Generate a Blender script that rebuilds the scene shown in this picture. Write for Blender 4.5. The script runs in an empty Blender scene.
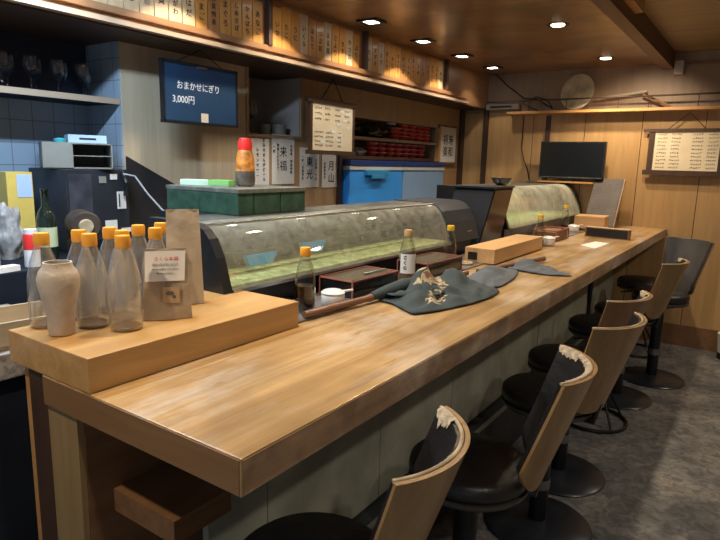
import bpy, bmesh, math, random
from mathutils import Vector, Matrix, noise
R = math.radians
PI = math.pi
random.seed(7)
C = bpy.context.scene.collection
V3 = Vector

# ------------------------------------------------------------------ helpers
def sock(n, *names):
    for k in names:
        if k in n.inputs: return n.inputs[k]

def base_mat(name):
    m = bpy.data.materials.new(name); m.use_nodes = True
    return m, m.node_tree, m.node_tree.nodes['Principled BSDF']

def plain(name, col, rough=.5, metal=0, spec=.5, var=0, vscale=8, bump=0, bscale=60, coat=0):
    m, nt, p = base_mat(name)
    p.inputs['Base Color'].default_value = (*col, 1)
    p.inputs['Roughness'].default_value = rough
    p.inputs['Metallic'].default_value = metal
    p.inputs['Specular IOR Level'].default_value = spec
    if coat:
        p.inputs['Coat Weight'].default_value = coat; p.inputs['Coat Roughness'].default_value = .15
    tc = nt.nodes.new('ShaderNodeTexCoord')
    if var:
        n = nt.nodes.new('ShaderNodeTexNoise'); n.inputs['Scale'].default_value = vscale; n.inputs['Detail'].default_value = 6
        nt.links.new(tc.outputs['Object'], n.inputs['Vector'])
        r = nt.nodes.new('ShaderNodeValToRGB')
        r.color_ramp.elements[0].position = .35; r.color_ramp.elements[1].position = .68
        r.color_ramp.elements[0].color = (*[max(0, c*(1-var)) for c in col], 1)
        r.color_ramp.elements[1].color = (*[min(1, c*(1+var)) for c in col], 1)
        nt.links.new(n.outputs['Fac'], r.inputs['Fac']); nt.links.new(r.outputs['Color'], p.inputs['Base Color'])
    if bump:
        n2 = nt.nodes.new('ShaderNodeTexNoise'); n2.inputs['Scale'].default_value = bscale; n2.inputs['Detail'].default_value = 4
        nt.links.new(tc.outputs['Object'], n2.inputs['Vector'])
        b = nt.nodes.new('ShaderNodeBump'); b.inputs['Strength'].default_value = bump; b.inputs['Distance'].default_value = .01
        nt.links.new(n2.outputs['Fac'], b.inputs['Height']); nt.links.new(b.outputs['Normal'], p.inputs['Normal'])
    return m

def wood(name, c1, c2, axis='Y', rough=.45, scale=14, stretch=14, worn=None, wornamt=.5, coat=0, spec=.5, seam=None, seamaxis='Y', seamcol=(.04,.02,.01), contrast=(.3,.72)):
    """grain runs along axis; worn = colour of bleached patches; seam = plank width"""
    m, nt, p = base_mat(name)
    N = nt.nodes; L = nt.links
    tc = N.new('ShaderNodeTexCoord'); mp = N.new('ShaderNodeMapping')
    s = [scale]*3; s['XYZ'.index(axis)] = scale/stretch
    mp.inputs['Scale'].default_value = s
    L.new(tc.outputs['Object'], mp.inputs['Vector'])
    n = N.new('ShaderNodeTexNoise'); n.inputs['Scale'].default_value = 1.6; n.inputs['Detail'].default_value = 8; n.inputs['Roughness'].default_value = .62
    n.inputs['Distortion'].default_value = .6
    L.new(mp.outputs['Vector'], n.inputs['Vector'])
    r = N.new('ShaderNodeValToRGB')
    r.color_ramp.elements[0].position = contrast[0]; r.color_ramp.elements[1].position = contrast[1]
    r.color_ramp.elements[0].color = (*c1, 1); r.color_ramp.elements[1].color = (*c2, 1)
    L.new(n.outputs['Fac'], r.inputs['Fac'])
    out = r.outputs['Color']
    if worn:
        n2 = N.new('ShaderNodeTexNoise'); n2.inputs['Scale'].default_value = 1.0; n2.inputs['Detail'].default_value = 7; n2.inputs['Roughness'].default_value = .7
        mp2 = N.new('ShaderNodeMapping'); s2 = [9]*3; s2['XYZ'.index(axis)] = 2.2
        mp2.inputs['Scale'].default_value = s2
        L.new(tc.outputs['Object'], mp2.inputs['Vector']); L.new(mp2.outputs['Vector'], n2.inputs['Vector'])
        r2 = N.new('ShaderNodeValToRGB'); r2.color_ramp.elements[0].position = .48; r2.color_ramp.elements[1].position = .66
        L.new(n2.outputs['Fac'], r2.inputs['Fac'])
        mu = N.new('ShaderNodeMath'); mu.operation = 'MULTIPLY'; mu.inputs[1].default_value = wornamt
        L.new(r2.outputs['Color'], mu.inputs[0])
        mx = N.new('ShaderNodeMixRGB'); mx.inputs['Color2'].default_value = (*worn, 1)
        L.new(mu.outputs[0], mx.inputs['Fac']); L.new(out, mx.inputs['Color1']); out = mx.outputs['Color']
        rr = N.new('ShaderNodeMapRange'); rr.inputs['To Min'].default_value = rough; rr.inputs['To Max'].default_value = min(1, rough+.25)
        L.new(r2.outputs['Color'], rr.inputs['Value']); L.new(rr.outputs['Result'], p.inputs['Roughness'])
    else:
        p.inputs['Roughness'].default_value = rough
    if seam:
        sx = N.new('ShaderNodeSeparateXYZ'); L.new(tc.outputs['Object'], sx.inputs[0])
        mm = N.new('ShaderNodeMath'); mm.operation = 'PINGPONG'; mm.inputs[1].default_value = seam/2
        L.new(sx.outputs[seamaxis], mm.inputs[0])
        lt = N.new('ShaderNodeMath'); lt.operation = 'LESS_THAN'; lt.inputs[1].default_value = .0028
        L.new(mm.outputs[0], lt.inputs[0])
        mx3 = N.new('ShaderNodeMixRGB'); mx3.inputs['Color2'].default_value = (*seamcol, 1)
        # plank tone
        fl = N.new('ShaderNodeMath'); fl.operation = 'DIVIDE'; fl.inputs[1].default_value = seam
        L.new(sx.outputs[seamaxis], fl.inputs[0])
        f2 = N.new('ShaderNodeMath'); f2.operation = 'ROUND'; L.new(fl.outputs[0], f2.inputs[0])
        wn = N.new('ShaderNodeTexWhiteNoise'); wn.noise_dimensions = '1D'; L.new(f2.outputs[0], wn.inputs['W'])
        mr = N.new('ShaderNodeMapRange'); mr.inputs['To Min'].default_value = .8; mr.inputs['To Max'].default_value = 1.15
        L.new(wn.outputs['Value'], mr.inputs['Value'])
        vm = N.new('ShaderNodeVectorMath'); vm.operation = 'SCALE'
        L.new(out, vm.inputs[0]); L.new(mr.outputs['Result'], vm.inputs['Scale'])
        L.new(lt.outputs[0], mx3.inputs['Fac']); L.new(vm.outputs['Vector'], mx3.inputs['Color1']); out = mx3.outputs['Color']
    L.new(out, p.inputs['Base Color'])
    p.inputs['Specular IOR Level'].default_value = spec
    if coat: p.inputs['Coat Weight'].default_value = coat; p.inputs['Coat Roughness'].default_value = .12
    b = N.new('ShaderNodeBump'); b.inputs['Strength'].default_value = .12; b.inputs['Distance'].default_value = .004
    L.new(n.outputs['Fac'], b.inputs['Height']); L.new(b.outputs['Normal'], p.inputs['Normal'])
    return m

def glass(name, tint=(.93,.95,.94), edge=.25, rough=.03, haze=0, hazecol=(.6,.6,.55), hscale=9):
    m, nt, p = base_mat(name); N = nt.nodes; L = nt.links
    N.remove(p)
    out = N['Material Output']
    tr = N.new('ShaderNodeBsdfTransparent'); tr.inputs['Color'].default_value = (*tint, 1)
    gl = N.new('ShaderNodeBsdfGlossy'); gl.inputs['Roughness'].default_value = rough
    lw = N.new('ShaderNodeLayerWeight'); lw.inputs['Blend'].default_value = edge
    mr = N.new('ShaderNodeMapRange'); mr.inputs['To Min'].default_value = .04; mr.inputs['To Max'].default_value = .8
    L.new(lw.outputs['Facing'], mr.inputs['Value'])
    mx = N.new('ShaderNodeMixShader'); L.new(mr.outputs['Result'], mx.inputs['Fac'])
    L.new(tr.outputs[0], mx.inputs[1]); L.new(gl.outputs[0], mx.inputs[2]); last = mx.outputs[0]
    if haze:
        df = N.new('ShaderNodeBsdfDiffuse'); df.inputs['Color'].default_value = (*hazecol, 1)
        tc = N.new('ShaderNodeTexCoord'); n = N.new('ShaderNodeTexNoise'); n.inputs['Scale'].default_value = hscale; n.inputs['Detail'].default_value = 9
        n.inputs['Roughness'].default_value = .75
        L.new(tc.outputs['Object'], n.inputs['Vector'])
        m2 = N.new('ShaderNodeMapRange'); m2.inputs['From Min'].default_value = .35; m2.inputs['From Max'].default_value = .75
        m2.inputs['To Min'].default_value = haze*.45; m2.inputs['To Max'].default_value = min(1, haze*1.5)
        L.new(n.outputs['Fac'], m2.inputs['Value'])
        mx2 = N.new('ShaderNodeMixShader'); L.new(m2.outputs['Result'], mx2.inputs['Fac'])
        L.new(last, mx2.inputs[1]); L.new(df.outputs[0], mx2.inputs[2]); last = mx2.outputs[0]
    L.new(last, out.inputs['Surface'])
    return m

def emit(name, col, st):
    m, nt, p = base_mat(name)
    p.inputs['Base Color'].default_value = (*col, 1)
    p.inputs['Emission Color'].default_value = (*col, 1); p.inputs['Emission Strength'].default_value = st
    return m

class MB:
    def __init__(s): s.bm = bmesh.new()
    def _t(s, vs, mat):
        if mat is not None: bmesh.ops.transform(s.bm, matrix=mat, verts=vs)
    def box(s, x0, x1, y0, y1, z0, z1, mat=None, bev=0):
        r = bmesh.ops.create_cube(s.bm, size=1)
        vs = r['verts']
        for v in vs:
            v.co = V3((x0+(v.co.x+.5)*(x1-x0), y0+(v.co.y+.5)*(y1-y0), z0+(v.co.z+.5)*(z1-z0)))
        if bev:
            es = list({e for v in vs for e in v.link_edges})
            rr = bmesh.ops.bevel(s.bm, geom=es, offset=bev, segments=2, affect='EDGES', profile=.7)
            vs = [v for v in rr['verts']] if mat is None else list({v for f in rr['faces'] for v in f.verts} | {v for v in vs if v.is_valid})
        s._t([v for v in vs if v.is_valid], mat)
        return s
    def cyl(s, x, y, z0, z1, r, r2=None, n=32, mat=None, bev=0):
        return s.lathe([(0, z0), (r, z0), (r if r2 is None else r2, z1), (0, z1)], x, y, 0, n, mat)
    def lathe(s, prof, x=0, y=0, z=0, n=32, mat=None):
        rings = []
        new = []
        for (r, h) in prof:
            if r < 1e-6:
                v = s.bm.verts.new((x, y, z+h)); rings.append([v]); new.append(v)
            else:
                rg = [s.bm.verts.new((x+r*math.cos(2*PI*k/n), y+r*math.sin(2*PI*k/n), z+h)) for k in range(n)]
                rings.append(rg); new += rg
        for a, b in zip(rings, rings[1:]):
            for k in range(n):
                k2 = (k+1) % n
                if len(a) == 1 and len(b) == 1: continue
                if len(a) == 1: s.bm.faces.new((a[0], b[k2], b[k]))
                elif len(b) == 1: s.bm.faces.new((a[k], a[k2], b[0]))
                else: s.bm.faces.new((a[k], a[k2], b[k2], b[k]))
        s._t(new, mat)
        return s
    def prism(s, poly, axis, a, b):
        """poly in the other two axes (order xyz without axis)"""
        def mk(p, t):
            if axis == 'Y': return (p[0], t, p[1])
            if axis == 'X': return (t, p[0], p[1])
            return (p[0], p[1], t)
        va = [s.bm.verts.new(mk(p, a)) for p in poly]; vb = [s.bm.verts.new(mk(p, b)) for p in poly]
        s.bm.faces.new(va); s.bm.faces.new(vb[::-1])
        n = len(poly)
        for k in range(n): s.bm.faces.new((va[k], vb[k], vb[(k+1) % n], va[(k+1) % n]))
        return s
    def tube(s, pts, r, n=10, closed=False, taper=None):
        pts = [V3(p) for p in pts]; rings = []
        N = len(pts)
        up = V3((0, 0, 1))
        for i, p in enumerate(pts):
            if closed: d = pts[(i+1) % N]-pts[i-1]
            else: d = pts[min(i+1, N-1)]-pts[max(i-1, 0)]
            d.normalize()
            a = d.cross(up)
            if a.length < .05: a = d.cross(V3((1, 0, 0)))
            a.normalize(); b = d.cross(a)
            rr = r if taper is None else taper[i]
            rings.append([s.bm.verts.new(p+rr*(math.cos(2*PI*k/n)*a+math.sin(2*PI*k/n)*b)) for k in range(n)])
        rng = range(N) if closed else range(N-1)
        for i in rng:
            A = rings[i]; B = rings[(i+1) % N]
            for k in range(n): s.bm.faces.new((A[k], A[(k+1) % n], B[(k+1) % n], B[k]))
        if not closed:
            s.bm.faces.new(rings[0]); s.bm.faces.new(rings[-1][::-1])
        return s
    def quad(s, *ps):
        s.bm.faces.new([s.bm.verts.new(p) for p in ps]); return s
    def build(s, name, mat, parent=None, smooth=False, angle=35):
        bmesh.ops.recalc_face_normals(s.bm, faces=s.bm.faces[:])
        me = bpy.data.meshes.new(name); s.bm.to_mesh(me); s.bm.free()
        me.materials.append(mat)
        if smooth:
            for p in me.polygons: p.use_smooth = True
            me.set_sharp_from_angle(angle=R(angle))
        o = bpy.data.objects.new(name, me); C.objects.link(o)
        if parent is not None: o.parent = parent
        return o

def tag(o, label, cat, group=None, kind=None):
    o['label'] = label; o['category'] = cat
    if group: o['group'] = group
    if kind: o['kind'] = kind
    return o
def thing(name, label, cat, loc=(0, 0, 0), rz=0, group=None):
    o = bpy.data.objects.new(name, None); C.objects.link(o)
    o.empty_display_size = .05
    o.location = loc; o.rotation_euler = (0, 0, rz)
    return tag(o, label, cat, group)
def struct(name, mb, mat, label=None, smooth=False):
    o = mb.build(name, mat, None, smooth); o['kind'] = 'structure'
    if label: o['label'] = label
    return o
KIDS = {}
def copy_tree(o, loc, label, rz=None, group=None):
    def rec(a, par):
        c = a.copy(); C.objects.link(c); c.parent = par
        for ch in [k for k in ALLOBJ() if k.parent == a]: rec(ch, c)
        return c
    c = rec(o, None)
    c.location = loc
    if rz is not None: c.rotation_euler = (0, 0, rz)
    c['label'] = label
    if group: c['group'] = group
    return c
def ALLOBJ(): return list(bpy.data.objects)
ORD = ['zeroth','first','second','third','fourth','fifth','sixth','seventh','eighth','ninth','tenth','eleventh','twelfth','thirteenth','fourteenth','fifteenth','sixteenth','seventeenth','eighteenth','nineteenth','twentieth']

def text(name, body, size, mat, parent, pos, face='+X', xs=1, spacing=1.0, vert=False, align='CENTER', bold=0):
    cu = bpy.data.curves.new('lettering_source', 'FONT')
    cu.body = '\n'.join(body) if vert else body
    if vert: size *= .80; spacing = 1.22
    cu.size = size; cu.align_x = align; cu.align_y = 'CENTER'; cu.space_line = spacing; cu.extrude = .0003
    if bold: cu.offset = bold
    t = bpy.data.objects.new('t', cu); C.objects.link(t)
    bpy.context.view_layer.update()
    me = bpy.data.meshes.new_from_object(t.evaluated_get(bpy.context.evaluated_depsgraph_get()))
    bpy.data.objects.remove(t); bpy.data.curves.remove(cu)
    if face == '+X': M = Matrix(((0,0,1),(1,0,0),(0,1,0))).to_4x4()
    elif face == '-Y': M = Matrix(((1,0,0),(0,0,-1),(0,1,0))).to_4x4()
    else: M = face.to_4x4()
    me.transform(Matrix.Translation(pos) @ M @ Matrix.Scale(xs, 4, (1,0,0)))
    me.materials.clear(); me.materials.append(mat)
    o = bpy.data.objects.new(name, me); C.objects.link(o); o.parent = parent
    return o

# ------------------------------------------------------------------ materials
M = {}
M['counter'] = wood('counter_wood', (.27,.15,.055), (.55,.36,.16), 'Y', rough=.28, scale=18, stretch=26, worn=(.50,.43,.35), wornamt=.65, coat=.2)
M['counter_edge'] = wood('counter_edge_wood', (.26,.15,.08), (.40,.27,.16), 'Y', rough=.45, scale=14, stretch=18, worn=(.50,.42,.33), wornamt=.8)
M['end_wood'] = wood('end_grain_wood', (.17,.085,.035), (.26,.145,.06), 'X', rough=.5, scale=14)
M['block'] = wood('block_wood', (.38,.20,.065), (.58,.35,.13), 'Y', rough=.35, scale=12, stretch=14, coat=.1)
M['pale_wood'] = wood('pale_panel_wood', (.50,.39,.25), (.62,.50,.34), 'Z', rough=.5, scale=22, stretch=24)
M['post_wood'] = wood('post_wood', (.26,.17,.07), (.35,.24,.11), 'Z', rough=.5, scale=18, stretch=20)
M['far_wood'] = wood('far_wall_wood', (.46,.27,.105), (.60,.38,.17), 'Z', rough=.42, scale=12, stretch=14, seam=.46, seamaxis='X')
M['side_wood'] = wood('side_wall_wood', (.36,.22,.11), (.46,.30,.16), 'Z', rough=.5, scale=12, stretch=14)
M['upper_wall'] = wood('upper_wall_board', (.26,.19,.135), (.34,.255,.185), 'Z', rough=.6, scale=10, stretch=10)
M['ceil'] = wood('ceiling_veneer', (.19,.095,.04), (.29,.155,.07), 'X', rough=.28, scale=7, stretch=5, coat=.25, seam=.9, seamaxis='Y', seamcol=(.09,.045,.02), contrast=(.25,.8))
def scratches(m):
    nt = m.node_tree; p = nt.nodes['Principled BSDF']; src = p.inputs['Base Color'].links[0].from_socket
    tc = nt.nodes.new('ShaderNodeTexCoord'); mp = nt.nodes.new('ShaderNodeMapping'); mp.inputs['Scale'].default_value = (95, 9, 9)
    n = nt.nodes.new('ShaderNodeTexNoise'); n.inputs['Scale'].default_value = 1; n.inputs['Detail'].default_value = 2
    rr = nt.nodes.new('ShaderNodeValToRGB'); rr.color_ramp.elements[0].position = .70; rr.color_ramp.elements[1].position = .78
    mu = nt.nodes.new('ShaderNodeMath'); mu.operation = 'MULTIPLY'; mu.inputs[1].default_value = .7
    mx = nt.nodes.new('ShaderNodeMixRGB'); mx.inputs['Color2'].default_value = (.10,.05,.025, 1)
    L = nt.links; L.new(tc.outputs['Object'], mp.inputs['Vector']); L.new(mp.outputs['Vector'], n.inputs['Vector']); L.new(n.outputs['Fac'], rr.inputs['Fac'])
    L.new(rr.outputs['Color'], mu.inputs[0]); L.new(mu.outputs[0], mx.inputs['Fac']); L.new(src, mx.inputs['Color1']); L.new(mx.outputs['Color'], p.inputs['Base Color'])
scratches(M['counter'])
def patch(m, sc_, lo, hi):
    nt = m.node_tree; p = nt.nodes['Principled BSDF']; lk = p.inputs['Base Color'].links[0]; src = lk.from_socket
    tc = nt.nodes.new('ShaderNodeTexCoord'); n = nt.nodes.new('ShaderNodeTexNoise'); n.inputs['Scale'].default_value = sc_; n.inputs['Detail'].default_value = 3; n.inputs['Distortion'].default_value = .8
    mr = nt.nodes.new('ShaderNodeMapRange'); mr.inputs['From Min'].default_value = .35; mr.inputs['From Max'].default_value = .65; mr.inputs['To Min'].default_value = lo; mr.inputs['To Max'].default_value = hi
    vm = nt.nodes.new('ShaderNodeVectorMath'); vm.operation = 'SCALE'
    nt.links.new(tc.outputs['Object'], n.inputs['Vector']); nt.links.new(n.outputs['Fac'], mr.inputs['Value'])
    nt.links.new(src, vm.inputs[0]); nt.links.new(mr.outputs['Result'], vm.inputs['Scale']); nt.links.new(vm.outputs['Vector'], p.inputs['Base Color'])
patch(M['ceil'], 2.6, .6, 1.35)
patch(M['counter_edge'], 9, .75, 1.2)
patch(M['counter'], 3.2, .78, 1.12)
M['plank'] = wood('ceiling_plank', (.26,.17,.08), (.36,.24,.12), 'X', rough=.5, scale=12, stretch=12, seam=.42, seamaxis='Y', seamcol=(.08,.04,.02))
M['dark_wood'] = wood('dark_stained_wood', (.045,.022,.014), (.08,.042,.026), 'Z', rough=.5, scale=14)
M['beam'] = wood('beam_wood', (.10,.048,.026), (.17,.085,.048), 'Y', rough=.5, scale=14)
M['brown_wood'] = wood('brown_wood', (.16,.08,.035), (.25,.13,.06), 'Y', rough=.5, scale=12)
M['orange_wood'] = wood('shelf_wood', (.45,.22,.07), (.6,.33,.12), 'X', rough=.45, scale=12)
M['fascia'] = wood('fascia_wood', (.26,.13,.06), (.36,.19,.09), 'Y', rough=.4, scale=12)
M['lip'] = wood('lip_wood', (.42,.30,.20), (.54,.40,.28), 'Y', rough=.45, scale=12)
M['tagA'] = wood('menu_tag_wood', (.46,.20,.04), (.62,.31,.08), 'Z', rough=.45, scale=22, coat=.1)
M['tagB'] = wood('menu_tag_pale_wood', (.50,.35,.20), (.62,.46,.28), 'Z', rough=.45, scale=22, coat=.1)
M['tagC'] = wood('menu_tag_red_wood', (.33,.14,.045), (.46,.22,.075), 'Z', rough=.45, scale=22, coat=.1)
M['paper'] = plain('white_paper', (.72,.70,.66), .8, var=.05)
M['cream'] = plain('cream_paper', (.72,.62,.44), .7, var=.06)
M['kraft'] = plain('kraft_paper', (.36,.27,.18), .65, var=.15, vscale=14, bump=.3, bscale=30)
M['ink'] = plain('black_ink', (.012,.012,.014), .6)
M['inkgrey'] = plain('grey_ink', (.10,.09,.09), .7)
M['redink'] = plain('red_ink', (.55,.10,.06), .6)
M['black'] = plain('black_plastic', (.012,.013,.016), .35, var=.2)
M['blackmat'] = plain('black_matt', (.016,.016,.018), .6, var=.3, bump=.2)
M['navy'] = plain('dark_navy_plastic', (.007,.011,.020), .65, spec=.25, var=.25)
M['housing'] = plain('dark_grey_housing', (.018,.024,.036), .4, var=.15)
M['lacquer'] = plain('black_lacquer', (.010,.010,.010), .12, coat=.4)
M['redlac'] = plain('red_lacquer', (.62,.055,.03), .22, coat=.5)
M['rededge'] = plain('red_lacquer_edge', (.36,.12,.08), .4)
M['vinyl'] = plain('black_vinyl', (.016,.015,.016), .38, spec=.6, var=.35, vscale=5, bump=.25, bscale=40)
M['pole'] = plain('black_steel_pole', (.010,.011,.014), .35, metal=.2)
M['basem'] = plain('black_enamel_base', (.018,.022,.03), .3, var=.3, vscale=6)
M['steel'] = plain('brushed_steel', (.45,.45,.44), .35, metal=1, var=.1)
M['greysteel'] = plain('dull_grey_steel', (.20,.21,.20), .32, metal=.7, var=.3, vscale=12)
M['ply'] = wood('seat_back_plywood', (.20,.115,.045), (.31,.19,.08), 'Z', rough=.38, scale=16, stretch=14, coat=.2)
M['plyred'] = wood('seat_back_reddish_plywood', (.15,.075,.035), (.24,.13,.06), 'Z', rough=.38, scale=16, stretch=14, coat=.2)
M['piping'] = plain('cream_piping', (.42,.33,.21), .5, var=.3, vscale=20)
M['piping_dark'] = plain('dark_piping', (.07,.06,.05), .5)
M['torn'] = plain('torn_backing_cloth', (.46,.38,.27), .85, var=.35, vscale=60, bump=.6)
M['panel_green'] = plain('greyish_green_panel', (.30,.31,.24), .55, var=.22, vscale=5, bump=.15)
M['kick'] = plain('dark_footrest', (.035,.042,.046), .5, var=.3)
M['cap'] = plain('orange_yellow_cap', (.85,.38,.035), .4)
M['capy'] = plain('yellow_cap', (.85,.50,.03), .4)
M['bottle'] = glass('clear_bottle_glass', (.90,.91,.90), .32)
M['bottle_lit'] = glass('pale_lit_bottle_glass', (.97,.96,.93), .42, haze=.12, hazecol=(.90,.84,.74))  # pale haze colour stands in for light caught inside the bottles
M['caseglass'] = glass('display_glass', (.94,.97,.93), .28, haze=.24, hazecol=(.66,.69,.62), hscale=24)
M['clear'] = glass('thin_clear_glass', (.92,.94,.95), .3)
M['soy'] = plain('soy_sauce', (.012,.006,.004), .1)
M['sake_liq'] = plain('amber_liquid', (.20,.09,.02), .15)
M['dregs'] = plain('dark_dregs', (.05,.025,.015), .3)
M['pot'] = plain('white_ceramic', (.75,.73,.69), .2, coat=.3)
M['vase'] = plain('beige_stoneware', (.50,.42,.33), .5, var=.10, vscale=30, bump=.2)
M['cloth'] = None
M['bamboo'] = wood('bamboo_rod', (.13,.06,.035), (.23,.115,.065), 'Y', rough=.4, scale=30)
M['coolblue'] = plain('light_blue_plastic', (.035,.30,.85), .5, var=.05)
M['coolpale'] = plain('pale_blue_grey_plastic', (.22,.36,.58), .5, var=.05)
M['coollid'] = plain('dark_blue_lid', (.012,.035,.16), .4)
M['coolrim'] = plain('pale_rim_plastic', (.50,.55,.56), .5)
M['green'] = plain('dark_green_plastic', (.022,.062,.038), .45, var=.35, vscale=25)
M['lidgrey'] = plain('dirty_grey_lid', (.11,.12,.105), .5, var=.4, vscale=20)
M['tray_green'] = plain('yellow_green_mat', (.52,.60,.26), .6, var=.4, vscale=28)
M['ice'] = plain('frosted_liner', (.48,.50,.46), .4, var=.35, vscale=16)
M['bluepiece'] = plain('bright_blue_piece', (.03,.42,1.0), .4)
M['slate'] = plain('brown_grey_slate', (.06,.047,.042), .6, var=.25, bump=.4)
M['red'] = plain('red_plastic', (.65,.03,.025), .35)
M['amber'] = plain('amber_plastic', (.50,.20,.04), .4, var=.6, vscale=35)
M['yellow'] = plain('yellow_card', (.70,.52,.12), .6, var=.1)
M['tan_grey'] = plain('grey_tan_cabinet', (.22,.22,.19), .55, var=.12)
M['whiteblue'] = plain('white_blue_box', (.45,.60,.80), .5)
M['dkgreen_glass'] = plain('dark_green_bottle', (.012,.02,.014), .08, coat=.5)
M['white'] = plain('white_plastic', (.75,.75,.74), .4)
M['plate'] = plain('glazed_cream_plate', (.52,.48,.34), .25, var=.3, vscale=9, coat=.3)
M['wire'] = plain('black_wire', (.015,.012,.01), .5)
M['screen'] = plain('dark_screen', (.008,.009,.010), .15)
M['chalk'] = plain('chalk_white', (.75,.78,.80), .8)
M['boardblue'] = plain('dark_blue_chalkboard', (.014,.048,.105), .45, var=.1)
M['light'] = emit('lamp_glow', (1,.93,.80), 14)
M['lightw'] = emit('warm_lamp_glow', (1,.82,.55), 12)
M['lightc'] = emit('cool_tube_glow', (.7,.84,1), 6)
M['grime'] = plain('granite_worktop', (.30,.28,.26), .4, var=.4, vscale=60)

def floor_mat():
    m, nt, p = base_mat('worn_dark_floor'); N = nt.nodes; L = nt.links
    tc = N.new('ShaderNodeTexCoord')
    n = N.new('ShaderNodeTexNoise'); n.inputs['Scale'].default_value = 3.2; n.inputs['Detail'].default_value = 10; n.inputs['Roughness'].default_value = .7
    n2 = N.new('ShaderNodeTexNoise'); n2.inputs['Scale'].default_value = 22; n2.inputs['Detail'].default_value = 8; n2.inputs['Distortion'].default_value = 1.2
    L.new(tc.outputs['Object'], n.inputs['Vector']); L.new(tc.outputs['Object'], n2.inputs['Vector'])
    r = N.new('ShaderNodeValToRGB'); e = r.color_ramp.elements
    e[0].position = .32; e[0].color = (.085,.09,.10, 1); e[1].position = .72; e[1].color = (.34,.31,.26, 1)
    e.new(.5).color = (.18,.18,.175, 1)
    L.new(n.outputs['Fac'], r.inputs['Fac'])
    r2 = N.new('ShaderNodeValToRGB'); r2.color_ramp.elements[0].position = .35; r2.color_ramp.elements[0].color = (.45,.45,.45, 1); r2.color_ramp.elements[1].position = .65; r2.color_ramp.elements[1].color = (1.3,1.3,1.3, 1)
    L.new(n2.outputs['Fac'], r2.inputs['Fac'])
    mx = N.new('ShaderNodeMixRGB'); mx.blend_type = 'MULTIPLY'; mx.inputs['Fac'].default_value = .8
    L.new(r.outputs['Color'], mx.inputs['Color1']); L.new(r2.outputs['Color'], mx.inputs['Color2'])
    L.new(mx.outputs['Color'], p.inputs['Base Color']); p.inputs['Roughness'].default_value = .5
    b = N.new('ShaderNodeBump'); b.inputs['Strength'].default_value = .3; b.inputs['Distance'].default_value = .01
    L.new(n2.outputs['Fac'], b.inputs['Height']); L.new(b.outputs['Normal'], p.inputs['Normal'])
    return m
M['floor'] = floor_mat()

def tile_mat():
    m, nt, p = base_mat('grey_blue_tiles'); N = nt.nodes; L = nt.links
    tc = N.new('ShaderNodeTexCoord'); sx = N.new('ShaderNodeSeparateXYZ'); L.new(tc.outputs['Object'], sx.inputs[0])
    ad = N.new('ShaderNodeMath'); ad.operation = 'ADD'; L.new(sx.outputs['X'], ad.inputs[0]); L.new(sx.outputs['Y'], ad.inputs[1])
    outs = []
    for s_ in (ad.outputs[0], sx.outputs['Z']):
        pp = N.new('ShaderNodeMath'); pp.operation = 'PINGPONG'; pp.inputs[1].default_value = .05; L.new(s_, pp.inputs[0])
        lt = N.new('ShaderNodeMath'); lt.operation = 'LESS_THAN'; lt.inputs[1].default_value = .0018; L.new(pp.outputs[0], lt.inputs[0]); outs.append(lt.outputs[0])
    mx_ = N.new('ShaderNodeMath'); mx_.operation = 'MAXIMUM'; L.new(outs[0], mx_.inputs[0]); L.new(outs[1], mx_.inputs[1])
    mx = N.new('ShaderNodeMixRGB'); mx.inputs['Color1'].default_value = (.30,.37,.44, 1); mx.inputs['Color2'].default_value = (.16,.18,.20, 1)
    L.new(mx_.outputs[0], mx.inputs['Fac']); L.new(mx.outputs['Color'], p.inputs['Base Color']); p.inputs['Roughness'].default_value = .25
    return m
M['tile'] = tile_mat()

def noren_mat():
    m, nt, p = base_mat('blue_grey_printed_cloth'); N = nt.nodes; L = nt.links
    tc = N.new('ShaderNodeTexCoord')
    n = N.new('ShaderNodeTexNoise'); n.inputs['Scale'].default_value = 14; n.inputs['Detail'].default_value = 3; n.inputs['Distortion'].default_value = 2.2
    L.new(tc.outputs['Object'], n.inputs['Vector'])
    at = N.new('ShaderNodeAttribute'); at.attribute_name = 'print'
    mu = N.new('ShaderNodeMath'); mu.operation = 'MULTIPLY'; L.new(n.outputs['Fac'], mu.inputs[0]); L.new(at.outputs['Fac'], mu.inputs[1])
    r = N.new('ShaderNodeValToRGB'); e = r.color_ramp.elements
    e[0].position = .44; e[0].color = (.036,.052,.058, 1); e[1].position = .50; e[1].color = (.42,.34,.19, 1)
    q = e.new(.57); q.color = (.50,.44,.30, 1); q = e.new(.60); q.color = (.22,.10,.07, 1)
    L.new(mu.outputs[0], r.inputs['Fac'])
    L.new(r.outputs['Color'], p.inputs['Base Color']); p.inputs['Roughness'].default_value = .9
    w = N.new('ShaderNodeTexNoise'); w.inputs['Scale'].default_value = 300; L.new(tc.outputs['Object'], w.inputs['Vector'])
    b = N.new('ShaderNodeBump'); b.inputs['Strength'].default_value = .3; b.inputs['Distance'].default_value = .002
    L.new(w.outputs['Fac'], b.inputs['Height']); L.new(b.outputs['Normal'], p.inputs['Normal'])
    return m
M['cloth'] = noren_mat()
M['cloth2'] = plain('slate_blue_cloth', (.085,.10,.118), .9, var=.15, vscale=14)

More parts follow.
